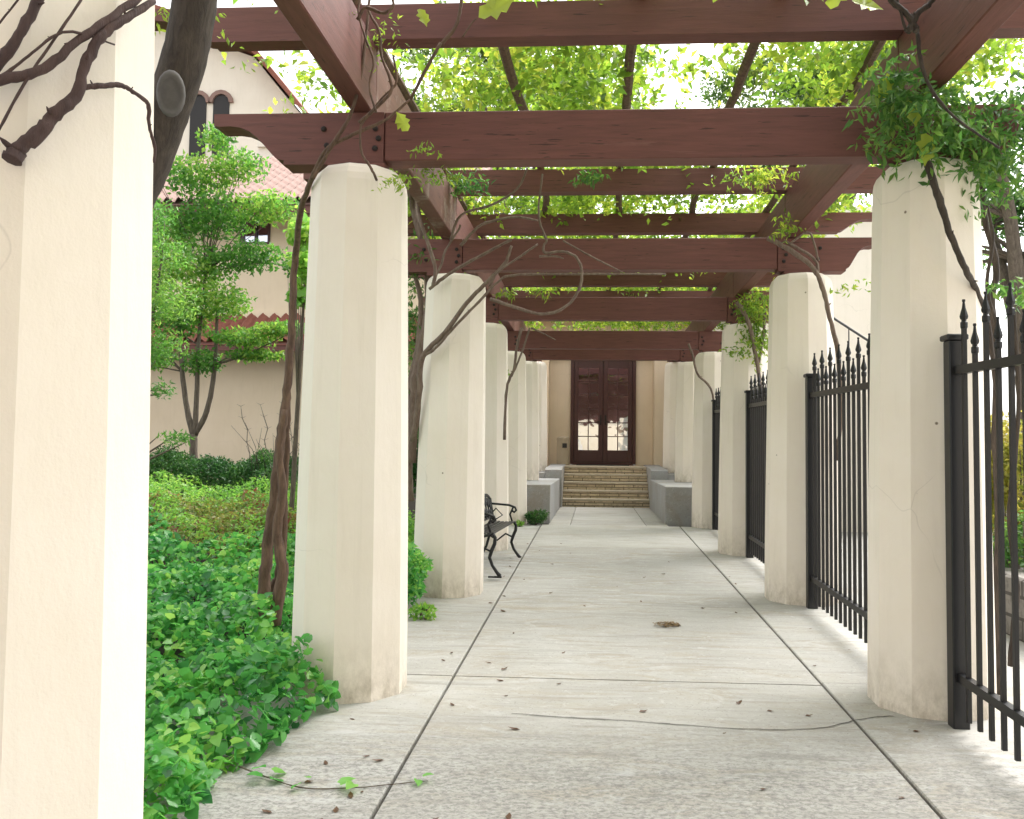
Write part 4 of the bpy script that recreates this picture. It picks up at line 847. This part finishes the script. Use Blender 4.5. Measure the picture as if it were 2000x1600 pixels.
# ------------------------------------------------------------------ bench
bn = tag(empty('garden_bench', (-1.13, 9.75, gz(9.75))), 'black cast iron bench with scrolled back between the third and fourth left columns', 'bench')
bn.rotation_euler[2] = R_(-2.5)
HBL = .80
def legf(y):
    m = MB(); fr = [(.02, .445), (.045, .40), (.04, .34), (.01, .27), (-.01, .20), (.02, .12), (.07, .05), (.10, .015)]
    m.tube([(.12 + a, y, z) for a, z in fr], [.016, .018, .019, .02, .017, .016, .018, .022], 8); m.box(.165, .235, y - .02, y + .02, 0, .018); m.box(.10, .235, y - .016, y + .016, .0, .014)
    return m
for s_ in (-1, 1):
    m = legf(s_ * HBL)
    fixn(m.build('leg', M_IRON, bn, True))
    m = MB(); m.tube([(-.16, s_ * HBL, .44), (-.15, s_ * HBL, .30), (-.19, s_ * HBL, .15), (-.26, s_ * HBL, .02)], [.018, .018, .016, .02], 8); fixn(m.build('leg', M_IRON, bn, True))
    m = MB(); m.tube([(-.14, s_ * HBL, .27), (-.06, s_ * HBL, .22), (.04, s_ * HBL, .30), (.13, s_ * HBL, .26)], .011, 8); m.tube([(-.15, s_ * HBL, .43), (0, s_ * HBL, .40), (.13, s_ * HBL, .44)], .016, 8); m.build('side_frame', M_IRON, bn, True)
    m = MB(); P = [(-.19, s_ * HBL, .66), (-.05, s_ * HBL, .65), (.08, s_ * HBL, .64), (.15, s_ * HBL, .615), (.165, s_ * HBL, .58), (.14, s_ * HBL, .555), (.115, s_ * HBL, .575)]; m.tube(P, .013, 8); m.tube([(.13, s_ * HBL, .62), (.09, s_ * HBL, .53), (.12, s_ * HBL, .44)], .012, 8)
    m.tube([(-.17, s_ * HBL, .50), (-.08, s_ * HBL, .60), (0, s_ * HBL, .52), (-.08, s_ * HBL, .47), (-.12, s_ * HBL, .53)], .009, 6); m.build('armrest', M_IRON, bn, True)
m = MB()
for i in range(6): x = -.10 + i * .045; m.box(x, x + .03, -HBL, HBL, .445 - .006 * math.sin(i / 6 * 3.14) * 2, .460 - .006 * math.sin(i / 6 * 3.14) * 2, .003)
m.build('seat', M_IRON, bn)
m = MB()
def bk(y, z): return (-.11 - .16 * (z - .45), y, z)
top = [bk(y, .70 + .12 * math.cos(y / HBL * math.pi / 2) + .02 * math.cos(y / HBL * math.pi * 2.5)) for y in np.linspace(-HBL, HBL, 25)]; m.tube(top, .017, 8)
m.tube([bk(y, .50) for y in np.linspace(-HBL, HBL, 9)], .012, 6); m.tube([bk(-HBL, .43), bk(-HBL, .72)], .016, 8); m.tube([bk(HBL, .43), bk(HBL, .72)], .016, 8)
for i in range(10):
    c0 = -HBL + .08 + i * .16; s_ = 1 if i % 2 else -1; zt_ = .70 + .12 * math.cos(c0 / HBL * math.pi / 2); zm = (.5 + zt_) / 2; hh = (zt_ - .5) / 2
    for rr, ph, z_ in ((.072, 0, zm + hh * .35), (.04, .9, zm + hh * .3), (.06, 2.6, zm - hh * .45)):
        m.tube([bk(c0 + s_ * rr * math.cos(a + ph) * (1 - .06 * q_), z_ + rr * .9 * math.sin(a + ph) * (1 - .06 * q_)) for q_, a in enumerate(np.linspace(0, 4.9, 12))], .011, 6)
    m.tube([bk(c0 - .08, .50), bk(c0, .5 + hh * .5), bk(c0 + .08, zt_ - .03)], .012, 6); m.tube([bk(c0 + .08, .50), bk(c0 + .02, zm), bk(c0 - .06, zt_)], .010, 6)
m.build('backrest', M_IRON, bn, True)

# ------------------------------------------------------------------ right side beyond the fence
rb = tag(empty('pale_hall', (6, 18, .3)), 'pale plaster hall with an outside stair rail beyond the right columns', 'building')
m = MB(); m.box(2.7, 7.0, 18, 24, 0, 6.4); part(m, 'wall', M_WALLP, rb)
m = MB(); m.box(2.6, 7.1, 17.9, 24.1, 6.4, 6.55); part(m, 'coping', M_WALLP, rb)
m = MB(); m.tube([(3.2, 13.9, 4.0), (4.3, 14.0, 3.3), (6.2, 14.1, 2.1)], .02, 6)
for i in range(9):
    t = i / 8; x = 3.2 + 3.0 * t; z = 4.0 - (.7 * min(1, (x - 3.2) / 1.1) + 1.2 * max(0, (x - 4.3) / 1.9)); m.tube([(x, 13.95, z), (x, 13.95, z - .9)], .01, 5)
o = part(m, 'stair_rail', M_IRON, rb)
m = MB(); m.prism([(3.1, .3), (6.6, .3), (6.4, 1.2), (4.3, 2.4), (3.1, 3.15)], 14.02, 15.2); fixn(part(m, 'stair_flank', M_WALLP, rb))
m = MB(); m.box(3.15, 3.55, 6.0, 9.3, .0, .62, .02); o = m.build('garden_wall', M_BLOCK); tag(o, 'low grey stone wall behind the nearest fence panel', 'wall')
shrub('yellow_shrub', 'yellow-leaved shrub behind the fence at the right edge', (3.95, 8.4, .2), (.55, .6, .95), 5200, M_YEL, .07)
shrub('green_shrub', 'green shrub low behind the fence under the yellow one', (3.5, 7.4, .18), (.35, .45, .5), 2600, M_VINED, .06)
shrub('dark_shrub', 'dark leafy shrub seen through the middle fence panel', (4.6, 12.2, .3), (.5, .6, .75), 5200, M_HEDGE, .07)
# ------------------------------------------------------------------ fallen leaves
def leafobj():
    m = MB(); V = [(0, 0, .001), (.012, .010, .007), (.03, .009, .004), (.045, 0, .010), (.03, -.009, .006), (.012, -.010, .004), (.024, 0, .001)]
    return mesh('fallen_leaf', V, [(0, 6, 1), (1, 6, 2), (2, 6, 3), (3, 6, 4), (4, 6, 5), (5, 6, 0)], M_DRY, var=[.3] * 7)
lf = leafobj(); g = random.Random(5); cnt = 0
spots = []
for i in range(70):
    side = g.random()
    if side < .42: x = g.uniform(-1.25, -.9) if g.random() < .7 else g.uniform(-.8, -.3)
    elif side < .8: x = g.uniform(-.8, 1.3)
    else: x = g.uniform(1.4, 1.8)
    y = 3.4 + 9 * g.random() ** 1.7
    if any((x - X) ** 2 + (y - yc(k)) ** 2 < .16 for X in (XL, XR) for k in range(4)): continue
    spots.append((x, y))
for i, (x, y) in enumerate(spots):
    o = lf if i == 0 else lf.copy()
    if i: COL.objects.link(o)
    s_ = g.uniform(.5, 1.4); o.location = (x, y, gz(y) + .001); o.rotation_euler = (R_(1.4), 0, g.uniform(0, 6.28)); o.scale = (s_, s_ * g.uniform(.6, 1.2), s_)
    tag(o, 'small dry brown leaf lying on the concrete walk', 'leaf', 'dry leaves scattered on the walk')
sp = leaf_mesh('fallen_sprig', sprays((.58, 6.99, .190), (.07, .015, .003), 10, 7, .09, .02), .045, M_DRY, up=.85, vlo=.6, vhi=1.0); tag(sp, 'olive dried leaf cluster lying mid-walk', 'leaf cluster')
tr = tag(empty('trailing_ivy_runner', (-1.45, 3.5, .09)), 'thin ivy runner with a few leaves trailing over the near concrete', 'ivy runner')
P, r = smooth_line([(-1.55, 3.85, .12, .004), (-1.4, 3.78, .105, .003), (-1.2, 3.68, .10, .003), (-1.0, 3.70, .10, .0025), (-.70, 3.80, .102, .002)], 5, .3); m = MB(); m.tube(P, r, 5); o = m.build('stem', M_BARKT, tr, True); o.matrix_parent_inverse = Matrix.Translation(-tr.location)
leaf_mesh('foliage', [(-1.22, 3.68, .115), (-1.20, 3.74, .12), (-1.05, 3.70, .115), (-.99, 3.69, .12), (-.72, 3.80, .12), (-.74, 3.78, .112), (-1.32, 3.72, .11), (-1.37, 3.8, .12), (-1.4, 3.74, .12), (-1.45, 3.8, .13)], .055, M_IVY, tr, up=.7, shape='heart', vlo=.4)
